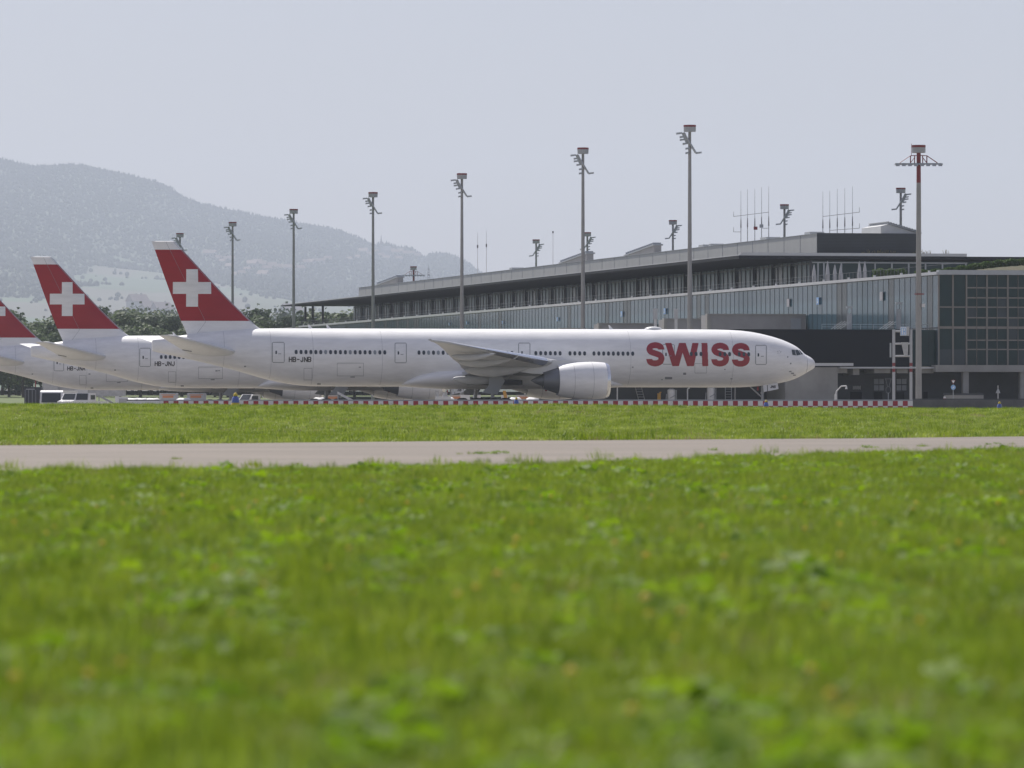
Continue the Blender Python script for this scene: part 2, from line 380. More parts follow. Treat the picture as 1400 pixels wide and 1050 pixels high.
hills = grid('hills', frange(-3700, 2700, 24), frange(1230, 18900, 66)+frange(19000, 20400, 300), hz, mh, patch)
tag(hills, 'wooded ridge with fields on its lower slopes', None, None, 'structure')

# ---- scatter: one object whose geometry nodes place many small clumps (stuff)
def scatter(name, pts, variants, label, smin=.8, smax=1.25, tilt=0.0):
    """pts: list of (x,y,z,variant,scale)"""
    me = bpy.data.meshes.new(name); me.from_pydata([p[:3] for p in pts], [], [])
    a = me.attributes.new('var', 'INT', 'POINT'); a.data.foreach_set('value', [p[3] for p in pts])
    s = me.attributes.new('scl', 'FLOAT', 'POINT'); s.data.foreach_set('value', [p[4] for p in pts])
    r = me.attributes.new('rotv', 'FLOAT_VECTOR', 'POINT'); buf = []
    for p in pts: buf += [random.uniform(-tilt, tilt), random.uniform(-tilt, tilt), random.uniform(0, 6.283)]
    r.data.foreach_set('vector', buf)
    o = bpy.data.objects.new(name, me); COL.objects.link(o)
    g = bpy.data.node_groups.new(name+'_scatter', 'GeometryNodeTree')
    g.interface.new_socket('Geometry', in_out='INPUT', socket_type='NodeSocketGeometry'); g.interface.new_socket('Geometry', in_out='OUTPUT', socket_type='NodeSocketGeometry')
    gi = g.nodes.new('NodeGroupInput'); go = g.nodes.new('NodeGroupOutput'); jn = g.nodes.new('GeometryNodeJoinGeometry')
    def attr(nm, t):
        q = g.nodes.new('GeometryNodeInputNamedAttribute'); q.data_type = t; q.inputs['Name'].default_value = nm; return q
    av = attr('var', 'INT'); asx = attr('scl', 'FLOAT'); ar = attr('rotv', 'FLOAT_VECTOR')
    for k, vo in enumerate(variants):
        cmpn = g.nodes.new('FunctionNodeCompare'); cmpn.data_type = 'INT'; cmpn.operation = 'EQUAL'
        ii = [i for i in cmpn.inputs if i.type == 'INT' and i.enabled] or [i for i in cmpn.inputs if i.type == 'INT']
        g.links.new(av.outputs['Attribute'], ii[0]); ii[1].default_value = k
        oi = g.nodes.new('GeometryNodeObjectInfo'); oi.inputs['Object'].default_value = vo; oi.inputs['As Instance'].default_value = True
        ip = g.nodes.new('GeometryNodeInstanceOnPoints')
        g.links.new(gi.outputs[0], ip.inputs['Points']); g.links.new(cmpn.outputs['Result'], ip.inputs['Selection'])
        g.links.new(oi.outputs['Geometry'], ip.inputs['Instance']); g.links.new(ar.outputs['Attribute'], ip.inputs['Rotation']); g.links.new(asx.outputs['Attribute'], ip.inputs['Scale'])
        g.links.new(ip.outputs[0], jn.inputs[0])
    g.links.new(jn.outputs[0], go.inputs[0])
    md = o.modifiers.new('scatter', 'NODES'); md.node_group = g
    tag(o, label, None, None, 'stuff'); return o
def loose(mb, name, mats, smooth=False):
    o = mb.build(name, mats, smooth=smooth); COL.objects.unlink(o); return o

def blob(r0, h, seed, n=7, m=5, spike=0.0):
    mb = MB(); rings = []
    for j in range(m+1):
        t = j/m
        rr = r0*(math.sin(math.pi*min(1, t*.95+.05))**.7 if not spike else (1-t)**.8+.02)
        ring = []
        for k in range(n):
            a = 2*math.pi*k/n
            q = rr*(1+.3*mnoise.noise(Vector((math.cos(a)*2+seed, math.sin(a)*2, t*4))))
            ring.append((q*math.cos(a), q*math.sin(a), h*t))
        rings.append(ring)
    mb.loft(rings); return mb
fv = [loose(blob(6.5, 13, 1, 6, 4), 'canopy_a', M['forest'], True), loose(blob(5.5, 11, 5, 6, 4), 'canopy_b', M['forest'], True), loose(blob(4.0, 19, 9, 6, 4, spike=1), 'canopy_c', M['forest'])]
pts = []; rf = random.Random(3)
Y = 7500.0
while Y < 18120:
    st = 11 if Y > 12900 else 14
    X = -880.0*Y/9500
    xr = 90*Y/12000+60
    while X < xr:
        x = X+rf.uniform(-5, 5); y = Y+rf.uniform(-14, 14)
        if 700+x*F/y > -60 and forest(x, y):
            pts.append((x, y, hz(x, y)-3, 2 if rf.random() < (.3 if y > 17500 else .12) else rf.randrange(2), rf.uniform(.6, 1.1)))
        X += st
    Y += 44 if Y < 17500 else 20
scatter('forest', pts, fv, 'far wooded slope seen as one dim mass of trees')
# scattered single tree dots between fields
pts = []
for _ in range(1500):
    y = rf.uniform(4800, 14100); x = (rf.uniform(-60, 660)-700)*y/F
    if mnoise.noise(Vector((x*.006, y*.003, 20))) > .08: pts.append((x, y, hz(x, y)-1.5, rf.randrange(2), rf.uniform(.5, 1.0)))
scatter('hedgerow_trees', pts, fv, 'small hedgerow clumps between the far fields')

# ------------------------------------------------------------------ grass
def clump(rad, n, hmin, hmax, wid, m, seed, lean=.5, segs=2):
    rr = random.Random(seed); mb = MB()
    for _ in range(n):
        a = rr.uniform(0, 6.283); d = rad*math.sqrt(rr.random()); x = d*math.cos(a); y = d*math.sin(a)
        h = rr.uniform(hmin, hmax); b = rr.uniform(0, 6.283); l = rr.uniform(.1, lean)*h; wd = wid*rr.uniform(.6, 1.2)
        dx, dy = math.cos(b), math.sin(b); px_, py_ = -dy*wd, dx*wd
        p = []
        for k in range(segs+1):
            t = k/segs; q = wd*(1-t)**.7 if k < segs else 0
            cx = x+dx*l*t*t; cy = y+dy*l*t*t; cz = h*(t-.12*t*t)
            p.append((cx, cy, cz, (1-t)**.6))
        prev = None
        for (cx, cy, cz, q) in p:
            if q <= 0.01:
                i = mb.vert((cx, cy, cz)); mb.face([prev[0], prev[1], i])
            else:
                i0 = mb.vert((cx-px_*q, cy-py_*q, cz)); i1 = mb.vert((cx+px_*q, cy+py_*q, cz))
                if prev: mb.face([prev[0], prev[1], i1, i0])
                prev = (i0, i1)
    return mb
def broad(rad, n, seed, size=.022, h=.07):
    rr = random.Random(seed); mb = MB()
    for _ in range(n):
        a = rr.uniform(0, 6.283); d = rad*math.sqrt(rr.random()); c = Vector((d*math.cos(a), d*math.sin(a), rr.uniform(.3, 1)*h))
        nrm = Vector((rr.uniform(-.8, .8), rr.uniform(-.8, .8), 1)).normalized(); u = nrm.orthogonal().normalized(); v = nrm.cross(u); s = size*rr.uniform(.6, 1.3)
        ids = [mb.vert(c+(u*math.cos(k*1.2566)+v*math.sin(k*1.2566)*.7)*s) for k in range(5)]; mb.face(ids)
    return mb
gv = [loose(clump(.13, 60, .05, .13, .0035, 0, 11), 'tuft_a', M['grass']), loose(clump(.15, 60, .04, .11, .004, 0, 12, .9), 'tuft_b', M['grass']),
      loose(clump(.11, 26, .08, .18, .0032, 0, 13, .6), 'tuft_c', M['grass_tip']), loose(broad(.12, 45, 14), 'clover_a', M['clover']),
      loose(clump(.12, 30, .05, .12, .003, 0, 15, .9), 'tuft_dry', M['grass_dry']), loose(broad(.14, 26, 16, .034, .10), 'clover_b', M['clover'])]
pts = []; rg = random.Random(21)
Y = 9.0
while Y < 152:
    hw = Y*.096+3.2; dens = 46 if Y < 45 else (30 if Y < 80 else 22)
    n = int(2*hw*dens)
    for _ in range(n):
        x = rg.uniform(-hw, hw); y = Y+rg.random()
        edge = near_edge(x)-y
        if on_road(x, y+.15) or y > far_edge(x)-.5: continue
        if edge < 1.6 and rg.random() < .25: continue
        q = rg.random(); cl = mnoise.noise(Vector((x*2.2, y*.16, 7)))+.5*mnoise.noise(Vector((x*6, y*.6, 8))); dr = mnoise.noise(Vector((x*.5, y*.05, 17)))
        if cl > .14 and q < .34: v = 3 if rg.random() < .75 else 5
        elif q < .36: v = 0
        elif q < .66: v = 1
        elif q < .83: v = 2
        elif q < .88+max(0, dr)*.12: v = 4
        else: v = 3 if rg.random() < .35 else 0
        hgt = 1.02+.65*mnoise.noise(Vector((x*1.8, y*.22, 31)))+.5*mnoise.noise(Vector((x*5.5, y*.9, 37)))
        pts.append((x, y, gz(x, y)-.006, v, rg.uniform(.75, 1.25)*hgt))
    Y += 1.0
for _ in range(90):
    x = rg.uniform(-14, 18); y = lerp(near_edge(x), far_edge(x), .33)+rg.uniform(-.3, .3)+x*.1
    if mnoise.noise(Vector((x*.8, 0, 55))) > .1: pts.append((x, y, gz(x, y)+.02, rg.choice([0, 3, 1]), rg.uniform(.5, 1.1)))
# tufts overhanging the taxiway edge and growing through its joints
for _ in range(160):
    x = rg.uniform(-14, 18); y = near_edge(x)+rg.random()**2*9
    pts.append((x, y, gz(x, y)+.02, rg.choice([0, 2, 2]), rg.uniform(.7, 1.5)))
scatter('near_grass', pts, gv, 'soft-focus green meadow grass filling the foreground', tilt=.15)
# yellow flower heads
pet = MB()
for k in range(3): pet.tube((0, 0, .10+.004*k), (0, 0, .106+.004*k), .017-.004*k, .014-.004*k, 8)
pet.tube((0, 0, 0), (0, 0, .10), .0012, .0012, 4)
pv = loose(pet, 'flower', M['petal']); pts = []
for _ in range(300):
    y = rg.uniform(13, 60); x = rg.uniform(-1, 1)*(y*.096+2)
    if mnoise.noise(Vector((x*.6, y*.3, 77))) > -.05: pts.append((x, y, gz(x, y), 0, rg.uniform(.8, 1.4)))
scatter('meadow_flowers', pts, [pv], 'tiny yellow flower heads blurred in the foreground grass', tilt=.3)

fv2 = [loose(clump(.36, 90, .05, .15, .010, 0, 31, .6), 'far_tuft_a', M['grass_far']), loose(clump(.38, 85, .04, .12, .011, 0, 32, 1.0), 'far_tuft_b', M['grass_far']),
       loose(clump(.28, 34, .12, .24, .009, 0, 33, .6), 'far_tuft_c', M['grass']), loose(clump(.40, 60, .05, .11, .006, 0, 34, .9), 'far_tuft_dry', M['grass_dry'])]
pts = []
Y = 120.0
while Y < 300:
    hw = Y*.092+9; dens = 5.5 if Y < 180 else 3.6
    for _ in range(int(2*hw*dens*2)):
        x = rg.uniform(-hw, hw); y = Y+rg.random()*2
        if y < far_edge(x)+.25: continue
        q = rg.random(); dr = mnoise.noise(Vector((x*.12, y*.045, 3)))
        v = 3 if q < .10+max(0, dr)*.5 else (0 if q < .5 else (1 if q < .8 else 2))
        e = y-far_edge(x)
        pts.append((x, y, gz(x, y)-.008, v, rg.uniform(.75, 1.2)*(1.5 if e < 1.2 else 1)*(1+.3*mnoise.noise(Vector((x*.25, y*.1, 9))))))
    Y += 2
scatter('mown_grass', pts, fv2, 'yellow-green grass beyond the taxiway strip', tilt=.12)


# ------------------------------------------------------------------ aircraft
YAW = R(10.0); YC, YS = math.cos(YAW), math.sin(YAW)
ND = 625.0; NOSE = ((1114-700)*ND/F, ND)
def wU(px, v):      # metres aft of the nose for a picture column at lateral offset v (starboard +)
    k = (px-700)/F; return (NOSE[0]+v*YS-k*(NOSE[1]-v*YC))/(YC-k*YS)
def wW(py, u, v): return CZ+(HY-py)*(NOSE[1]-u*YS-v*YC)/F
def side(px, py, v=0.0):
    u = wU(px, v); return u, wW(py, u, v)
def P(u, v, w_): return (-u, -v, w_)
TOPP = [(1114,496.5),(1113,493.5),(1111,491),(1108,488.6),(1104,486.3),(1100,484.2),(1096,480.4),(1092,476.6),(1088,473.6),(1080,469.3),(1070,465),(1060,461.6),(1050,458.8),(1040,456.3),(1030,454.3),(1015,452.3),(1000,451.2),(980,450.6),(950,450.3),
        (700,449.8),(400,449),(355,449.2),(330,450.0),(300,452),(256,457.6),(208,464.6)]
BOTP = [(1114,500.5),(1113,503),(1108,506.3),(1101,510.4),(1094,514.6),(1085,518.6),(1076,521.4),(1063,524.2),(1050,526.2),(1030,528.5),(1010,529.5),(980,529.8),(900,529.6),(700,529),(450,528.3),(424,528),(409,526.8),(380,522.3),(361,517.8),(323,506.7),(285,497.2),(247,488.6),(208,480)]
ftop = pchip([side(*p) for p in TOPP]); fbot = pchip([side(*p) for p in BOTP])
fwid = pchip([(0,.28),(.15,.55),(.5,.95),(1,1.32),(2,1.82),(3,2.18),(4,2.48),(5,2.70),(6,2.86),(8,3.05),(9.5,3.1),(50,3.1),(54,3.0),(58,2.68),(62,2.2),(66,1.62),(69,1.1),(71.5,.55),(73.4,.10)])
FL = wU(208, 0)
def surf(u, w_):
    t, b = ftop(u), fbot(u); c = (t+b)/2; h = (t-b)/2
    q = max(-.995, min(.995, (w_-c)/h)); return fwid(u)*math.sqrt(1-q*q)
def on_side(px, py, off=.02):
    v = 2.8
    for _ in range(12):
        u = wU(px, v); ww = wW(py, u, v); v = .5*v+.5*surf(max(0.02, u), ww)
    return u, v+off, ww
def patch_px(mb, poly, nx=6, ny=6, off=.025, m=0):   # quad given by four picture points, laid on the fuselage skin
    a, b, c, d = poly; g = []
    for j in range(ny+1):
        t = j/ny; row = []
        for i in range(nx+1):
            s_ = i/nx
            x = lerp(lerp(a[0], b[0], s_), lerp(d[0], c[0], s_), t); y = lerp(lerp(a[1], b[1], s_), lerp(d[1], c[1], s_), t)
            row.append(mb.vert(P(*on_side(x, y, off))))
        g.append(row)
    for j in range(ny):
        for i in range(nx): mb.face([g[j][i], g[j][i+1], g[j+1][i+1], g[j+1][i]], m)
def raster(mb, inside, u0, u1, w0, w1, cell, put, m=0, maxrun=12):
    nw = int((w1-w0)/cell)+1; nu = int((u1-u0)/cell)+1
    for j in range(nw):
        w_ = w0+(j+.5)*cell; i = 0
        while i < nu:
            if inside(u0+(i+.5)*cell, w_):
                k = i
                while k < nu and k-i < maxrun and inside(u0+(k+.5)*cell, w_): k += 1
                a, b = u0+i*cell, u0+k*cell; c, d = w_-cell/2, w_+cell/2
                mb.quad(put(a, c), put(b, c), put(b, d), put(a, d), m); i = k
            else: i += 1
def seg_d(p, a, b):
    ax, ay = a; bx, by = b; dx, dy = bx-ax, by-ay; L = dx*dx+dy*dy
    t = max(0, min(1, ((p[0]-ax)*dx+(p[1]-ay)*dy)/L)) if L else 0
    return math.hypot(p[0]-ax-t*dx, p[1]-ay-t*dy)
def spline(pts, n=8):
    out = []; q = [pts[0]]+pts+[pts[-1]]
    for i in range(1, len(q)-2):
        for k in range(n):
            t = k/n; r = []
            for c in (0, 1):
                p0, p1, p2, p3 = q[i-1][c], q[i][c], q[i+1][c], q[i+2][c]
                r.append(.5*((2*p1)+(-p0+p2)*t+(2*p0-5*p1+4*p2-p3)*t*t+(-p0+3*p1-3*p2+p3)*t**3))
            out.append(tuple(r))
    return out+[pts[-1]]
def skin(off): 
    return lambda u, w_: P(u, surf(u, w_)+off, w_)

def airfoil(LE, TE, v, z, t, twist=0.0, n=9, vert=False):
    ch = TE-LE; pts = []
    xs_ = [0, .015, .06, .15, .3, .5, .7, .88, 1.0]
    hh = lambda x: t*(2.969*math.sqrt(x)-1.26*x-3.516*x*x+2.843*x**3-1.015*x**4)*1.0/2*ch/ch
    up = [(LE+x*ch, max(.015, hh(x)) if x > 0 else 0) for x in xs_]
    loop = up+[(a, -b) for a, b in up[1:][::-1]]
    return [(a, v, z+b-twist*(a-LE)) for a, b in loop]
def surf_pair(mb, secs, side_, m=0):
    rings = []
    for s_ in secs: rings.append([P(a, side_*b, c) for a, b, c in airfoil(*s_)])
    mb.loft(rings, m)

def glyph(ch, x, h, inside_list, sw):
    """stroke lettering, capital of height h at x (u decreases towards the nose, text runs towards the nose)"""
    wd = h*.62
    S_ = {'H': [((0,0),(0,1)), ((1,0),(1,1)), ((0,.5),(1,.5))],
          'B': [((0,0),(0,1)), ((0,1),(.8,1)), ((.8,1),(1,.78)), ((1,.78),(.8,.53)), ((0,.53),(.8,.53)), ((.8,.53),(1,.27)), ((1,.27),(.8,0)), ((.8,0),(0,0))],
          '-': [((.15,.48),(.85,.48))],
          'J': [((.85,1),(.85,.22)), ((.85,.22),(.6,0)), ((.6,0),(.25,0)), ((.25,0),(.05,.25))],
          'A': [((0,0),(.5,1)), ((.5,1),(1,0)), ((.22,.38),(.78,.38))],
          'N': [((0,0),(0,1)), ((0,1),(1,0)), ((1,0),(1,1))]}[ch]
    for a, b in S_: inside_list.append(((x-a[0]*wd, a[1]*h), (x-b[0]*wd, b[1]*h)))
    return x-wd-h*.26
def reg_text(txt, parent):
    u0, w0 = wU(396.2, 3.0), wW(494.3, wU(396, 3), 3.0); h = .46; st = []; x = u0
    for c in txt: x = glyph(c, x, h, st, .05)
    mb = MB(); xs_ = [p[0] for s_ in st for p in s_]
    ins = lambda u, w_: any(seg_d((u, w_-w0), a, b) < .052 for a, b in st)
    raster(mb, ins, min(xs_)-.1, max(xs_)+.1, w0-.08, w0+h+.08, .026, skin(.02))
    return mb.build('registration_lettering', M['black'], parent)

def revolve(mb, prof_, c, n=32, m=0, a0=0, cap=False, squash=1.0):
    rings = []
    for x, r in prof_:
        rings.append([P(c[0]+x, c[1]+r*math.cos(2*math.pi*k/n), c[2]+r*squash*math.sin(2*math.pi*k/n)) for k in range(n)])
    mb.loft(rings, m, cap, cap)

def wing_z(v): return 4.25+(v-3.1)*.104
LEa, LEb = wU(757, 9.6), wU(615, 29.6)
def wLE(v):
    if v <= 29.6: return LEa+(v-9.6)*(LEb-LEa)/20.0
    return LEb+(v-29.6)*1.05
TIPT = wU(585, 32.4)
wTE = pchip([(1.5, wU(640, 1.5)), (5, wU(632, 5)), (10.5, wU(627, 10.5)), (15, wU(618, 15)), (22, wU(609, 22)), (29.6, wU(595, 29.6)), (32.4, TIPT)])

def make_aircraft():
    root = thing('airliner', 'x', 'airplane')
    # fuselage
    st = [0.02,.08,.16,.28,.45,.65,.9,1.2,1.5,1.8,2.1,2.4,2.7,3,3.3,3.7,4.2,4.8,5.5,6.3,7.2,8.2,9.5]+frange(11, 49, 2)+frange(50, FL-.4, .8)+[FL-.12, FL]
    mb = MB(); n = 72; rings = []
    for u in st:
        t, b = ftop(u), fbot(u); c = (t+b)/2; h = (t-b)/2; a = fwid(u)
        if u > FL-.05: h *= .93
        rings.append([P(u, a*math.cos(2*math.pi*k/n), c+h*math.sin(2*math.pi*k/n)) for k in range(n)])
    mb.loft(rings); fus = mb.build('fuselage', M['white'], root, smooth=True, auto=50)
    # skin seams, thin strips
    def hoop(u, off=.008, wd=.02, a0=-70, a1=70):
        prev = None; mb = MB()
        for k in range(25):
            a = R(lerp(a0, a1, k/24)); t, b = ftop(u), fbot(u); c = (t+b)/2; h = (t-b)/2
            p = [mb.vert(P(u+s_*wd, (fwid(u)+off)*math.cos(a), c+(h+off)*math.sin(a))) for s_ in (-1, 1)]
            if prev: mb.face([prev[0], prev[1], p[1], p[0]])
            prev = p
        mb.build('skin_seam', M['line'], fus)
    hoop(1.15, wd=.018)
    for u in (9.8, 21.2, 48.5, 56.0, 60.5, 65.5): hoop(u, wd=.010)
    # radome seam, hatches
    for (x0, y0, x1, y1) in ((461, 496.5, 497, 514), (415.5, 503.5, 426.5, 519.5), (950, 497, 966, 510)):
        mb = MB()
        for a, b in (((x0, y0), (x1, y0)), ((x1, y0), (x1, y1)), ((x1, y1), (x0, y1)), ((x0, y1), (x0, y0))):
            dx, dy = (0, .25) if a[1] == b[1] else (.2, 0)
            patch_px(mb, [(a[0]-dx, a[1]-dy), (b[0]-dx, b[1]-dy), (b[0]+dx, b[1]+dy), (a[0]+dx, a[1]+dy)], 6, 6 if dx else 1, .01)
        mb.build('cargo_hatch', M['line'], fus)
    # small marks and vents
    for (x, y, a, b) in ((1080.5, 508, 1.6, .8), (1083.5, 510.5, 2, .9), (1086, 513, 1.8, .7), (865, 502, 1.1, .7), (914, 517, 5, 1.6), (936, 511, 2, 1.5), (991, 505, 1, .6), (1081, 497, 1, 1), (1077, 488, .6, 1.2),
                         (335, 501, 1.3, .8), (296, 507, 1.5, .8), (482, 515.5, 3, .7), (492, 502, 1.6, .6), (1000, 518, 1.4, .6), (905, 519, 1, .6), (436, 525, 2.4, 1)):
        mb = MB(); patch_px(mb, [(x-a, y-b), (x+a, y-b), (x+a, y+b), (x-a, y+b)], 2, 2, .015); mb.build('static_port', M['line'], fus)
    # doors: a thin raised frame with a small window
    doors = [(372.3, 468, 388.6, 495.5, .32), (540, 469, 555.5, 496, .30), (709, 469, 724.5, 496, .30), (906, 471, 922, 498, .28), (1033, 472, 1047.7, 498.3, .26)]
    for (x0, y0, x1, y1, fx) in doors:
        mb = MB(); t = .42
        for q in ([(x0+1, y0-t), (x1-1, y0-t), (x1-1, y0+t), (x0+1, y0+t)], [(x0+1, y1-t), (x1-1, y1-t), (x1-1, y1+t), (x0+1, y1+t)]): patch_px(mb, q, 5, 1, .022)
        for q in ([(x0-t, y0+1), (x0+t, y0+1), (x0+t, y1-1), (x0-t, y1-1)], [(x1-t, y0+1), (x1+t, y0+1), (x1+t, y1-1), (x1-t, y1-1)]): patch_px(mb, q, 1, 9, .022)
        for (cx, cy, sx, sy) in ((x0, y0, 1, 1), (x1, y0, -1, 1), (x0, y1, 1, -1), (x1, y1, -1, -1)):
            patch_px(mb, [(cx+sx*1-.1, cy-sy*t), (cx+sx*1+.1, cy+sy*t), (cx+sx*t, cy+sy*1), (cx-sx*t, cy+sy*1)], 2, 2, .020)
        d = mb.build('cabin_door', M['line'], root)
        mb = MB(); cx = lerp(x0, x1, fx); cy = (y0+y1)/2
        patch_px(mb, [(cx-1, cy-2.2), (cx+1, cy-2.2), (cx+1, cy+2.2), (cx-1, cy+2.2)], 2, 4, .026)
        mb.build('door_window', M['cabwin'], d)
        mb = MB(); hx = lerp(x0, x1, .62); patch_px(mb, [(hx-2, cy+1.6), (hx+2, cy+1.6), (hx+2, cy+2.4), (hx-2, cy+2.4)], 3, 1, .026)
        mb.build('door_handle', M['line'], d)
    # cabin windows
    wins = []
    for a, b, k in ((404.8, 526, 19), (572.8, 619, 8), (732.6, 765.7, 6), (779.2, 799.2, 4), (812, 865, 9), (945, 958.3, 3), (984.4, 997.4, 3), (1010.6, 1023.6, 3), (634, 700, 11)):
        wins += [lerp(a, b, i/(k-1)) for i in range(k)]
    rr = random.Random(5)
    for x in wins:
        y = 481.2+(x-405)*(484.3-481.2)/615; u, v, w_ = on_side(x, y, 0)
        mb = MB(); ids = []
        for k in range(12):
            a = 2*math.pi*k/12; uu = u+.165*math.copysign(abs(math.cos(a))**.8, math.cos(a)); wz = w_+.235*math.copysign(abs(math.sin(a))**.8, math.sin(a)); ids.append(mb.vert(P(uu, surf(uu, wz)+.034, wz)))
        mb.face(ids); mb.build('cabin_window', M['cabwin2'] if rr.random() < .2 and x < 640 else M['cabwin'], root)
    # cockpit panes
    for q in ([(1082.2, 478), (1086.6, 478), (1088.2, 485.9), (1083.4, 485.1)], [(1087.2, 478), (1091.2, 478.2), (1095, 484.8), (1089, 486)], [(1091.9, 478.1), (1093.3, 478.6), (1098, 484.2), (1095.7, 484.7)]):
        mb = MB(); patch_px(mb, q, 6, 6, .03); mb.build('cockpit_window', M['cockpit'], root)
    # big red lettering
    uw = lambda px, py: on_side(px, py, 0)[::2]
    yc = 484.3
    Sg = [(8.2,6.6),(6.4,10.6),(.6,12.6),(-5.6,11.3),(-8.1,7.2),(-6.0,3.4),(0,1.1),(6.0,-1.3),(8.3,-5.6),(6.2,-10.6),(0,-12.7),(-6.4,-11.2),(-8.4,-6.8)]
    def letter(ins, x0, x1):
        mb = MB(); step = .36; y = 466.0
        while y < 502.5:
            x = x0-1
            while x < x1+1:
                if ins(x+step/2, y+step/2):
                    k = x
                    while k < x1+1 and ins(k+step/2, y+step/2) and k-x < 8*step: k += step
                    pts_ = [on_side(a, b, .022) for a, b in ((x, y), (k, y), (k, y+step), (x, y+step))]
                    mb.quad(*[P(*p) for p in pts_]); x = k
                else: x += step
            y += step
        return mb
    def s_inside(cx, cy, sc):
        pl = [(cx+a*sc, cy-b*sc*.985) for a, b in spline(Sg, 6)]
        segs = list(zip(pl[:-1], pl[1:]))
        def f(x, y):
            if abs(x-cx) > 15: return False
            return min(seg_d((x, y), a, b) for a, b in segs) < 4.05*sc and not ((y < cy and y > cy-6.4*sc and x > cx+2) or (y > cy and y < cy+6.4*sc and x < cx-2)) or (min(seg_d((x, y), a, b) for a, b in segs[12:-12]) < 4.05*sc)
        return f
    def w_inside(x, y):
        if not 468.8 < y < 500.4: return False
        t = (y-468.8)/31.6
        return any(abs(x-lerp(a, b, t)) < 4.3 for a, b in ((913.6, 923.4), (932.6, 923.9), (933.0, 943.6), (950.8, 944.4)))
    i_inside = lambda x, y: 468.8 < y < 500.4 and abs(x-(963.6+.6*(y-484)/16)) < 4.1
    logo = thing('airline_lettering', None, None); logo.parent = root
    for f, a, b in ((s_inside(896, 484.3, 1.0), 882, 910), (w_inside, 906, 957), (i_inside, 958, 970), (s_inside(984.6, 484.8, .985), 971, 999), (s_inside(1012.8, 485.1, .985), 999, 1028)):
        letter(f, a, b).build('red_letter', M['redlogo'], logo)
    # small star emblem: outlined five-point ring
    mb = MB(); cx, cy = 1065.2, 481.4
    for k in range(5):
        a = 2*math.pi*k/5-math.pi/2; b = a+2*math.pi/5
        p1 = (cx+3*math.cos(a), cy+3*math.sin(a)); m1 = (cx+1.5*math.cos((a+b)/2), cy+1.5*math.sin((a+b)/2))
        dx, dy = .22, .22
        patch_px(mb, [(p1[0]-dx, p1[1]-dy), (m1[0]-dx, m1[1]-dy), (m1[0]+dx, m1[1]+dy), (p1[0]+dx, p1[1]+dy)], 2, 1, .02)
    mb.build('star_emblem', M['line'], root)
    # tail fin --------------------------------------------------------------
    fLE = pchip([side(362, 449.0)[::-1], side(354, 447.6)[::-1], side(349, 444.5)[::-1], side(342.3, 438)[::-1], side(237.6, 329)[::-1]])
    fLE0 = pchip([(8.6, side(362, 449)[0]), (8.95, side(353.5, 447.5)[0]), (9.25, side(348.5, 444)[0]), (9.72, side(341.6, 437.5)[0]), (18.25, side(237.8, 329)[0])])
    fTE = pchip([(7.6, side(258.5, 463)[0]), (8.2, side(255.9, 457.7)[0]), (9.65, side(247.7, 438)[0]), (18.25, side(207.2, 329)[0])])
    def thick(u, z):
        le, te = fLE0(z), fTE(z); x = max(0, min(1, (u-le)/(te-le))); t = lerp(.62, .26, (z-8.5)/9.7)
        return max(.02, t*(2.969*math.sqrt(x)-1.26*x-3.516*x*x+2.843*x**3-1.015*x**4)/2*1.6)
    zs = [7.9, 8.2, 8.6, 8.8, 8.95, 9.1, 9.25, 9.45]+[9.66]+frange(10.2, 17.1, .8)+[17.32, 17.8, 18.2, 18.24]
    zs = sorted(set(zs)); mb = MB(); xf = [0,.01,.03,.07,.13,.22,.35,.5,.65,.8,.92,1]; rings = []
    for z in zs:
        le, te = fLE0(max(8.6, z)), fTE(z); sh = .3 if z == zs[-1] else 1
        rg_ = [(le+x*(te-le), thick(le+x*(te-le), max(8.6, z))*sh if x > 0 else 0) for x in xf]
        rings.append([P(a, b, z) for a, b in rg_]+[P(a, -b, z) for a, b in rg_[1:][::-1]])
    for i in range(len(rings)-1):
        m_ = 1 if 9.65 <= zs[i] and zs[i+1] <= 17.33 else 0
        mb.loft(rings[i:i+2], m_, False, i == len(rings)-2)
    fin = mb.build('tail_fin', [M['white'], M['red']], root, smooth=True, auto=40)
    # rudder hinge lines and leading edge strip
    mb = MB()
    def finline(a, b, wd=.035, off=.012):
        k = 14; prev = None
        for i in range(k+1):
            u, z = lerp(a[0], b[0], i/k), lerp(a[1], b[1], i/k)
            p = [mb.vert(P(u+s_*wd, thick(u, z)+off, z)) for s_ in (-.5, .5)]
            if prev: mb.face([prev[0], prev[1], p[1], p[0]])
            prev = p
    finline(side(281, 440, .2), side(227, 331, .2), .03)
    finline(side(270, 455.5, .2), side(281, 440, .2), .03)
    mb.build('rudder_seam', M['line'], fin)
    mb = MB(); prev = None
    for i in range(24):
        z = lerp(9.3, 18.2, i/23); le = fLE0(z)
        ring = [P(le-.05, 0, z), P(le+.18, thick(le+.18, z)+.012, z), P(le+.18, -thick(le+.18, z)-.012, z)]
        idx = [mb.vert(p) for p in ring]
        if prev:
            mb.face([prev[0], prev[1], idx[1], idx[0]]); mb.face([prev[0], prev[2], idx[2], idx[0]])
        prev = idx
    mb.build('fin_leading_edge', M['galv'], fin)
    # white cross emblem on the fin, both sides
    cu, cw = side(262.5, 393.7, .2); h1 = 25.8/(F/611)/YC; h2 = 25.7/(F/611); b1 = 8.0/(F/611)/YC; b2 = 8.1/(F/611)
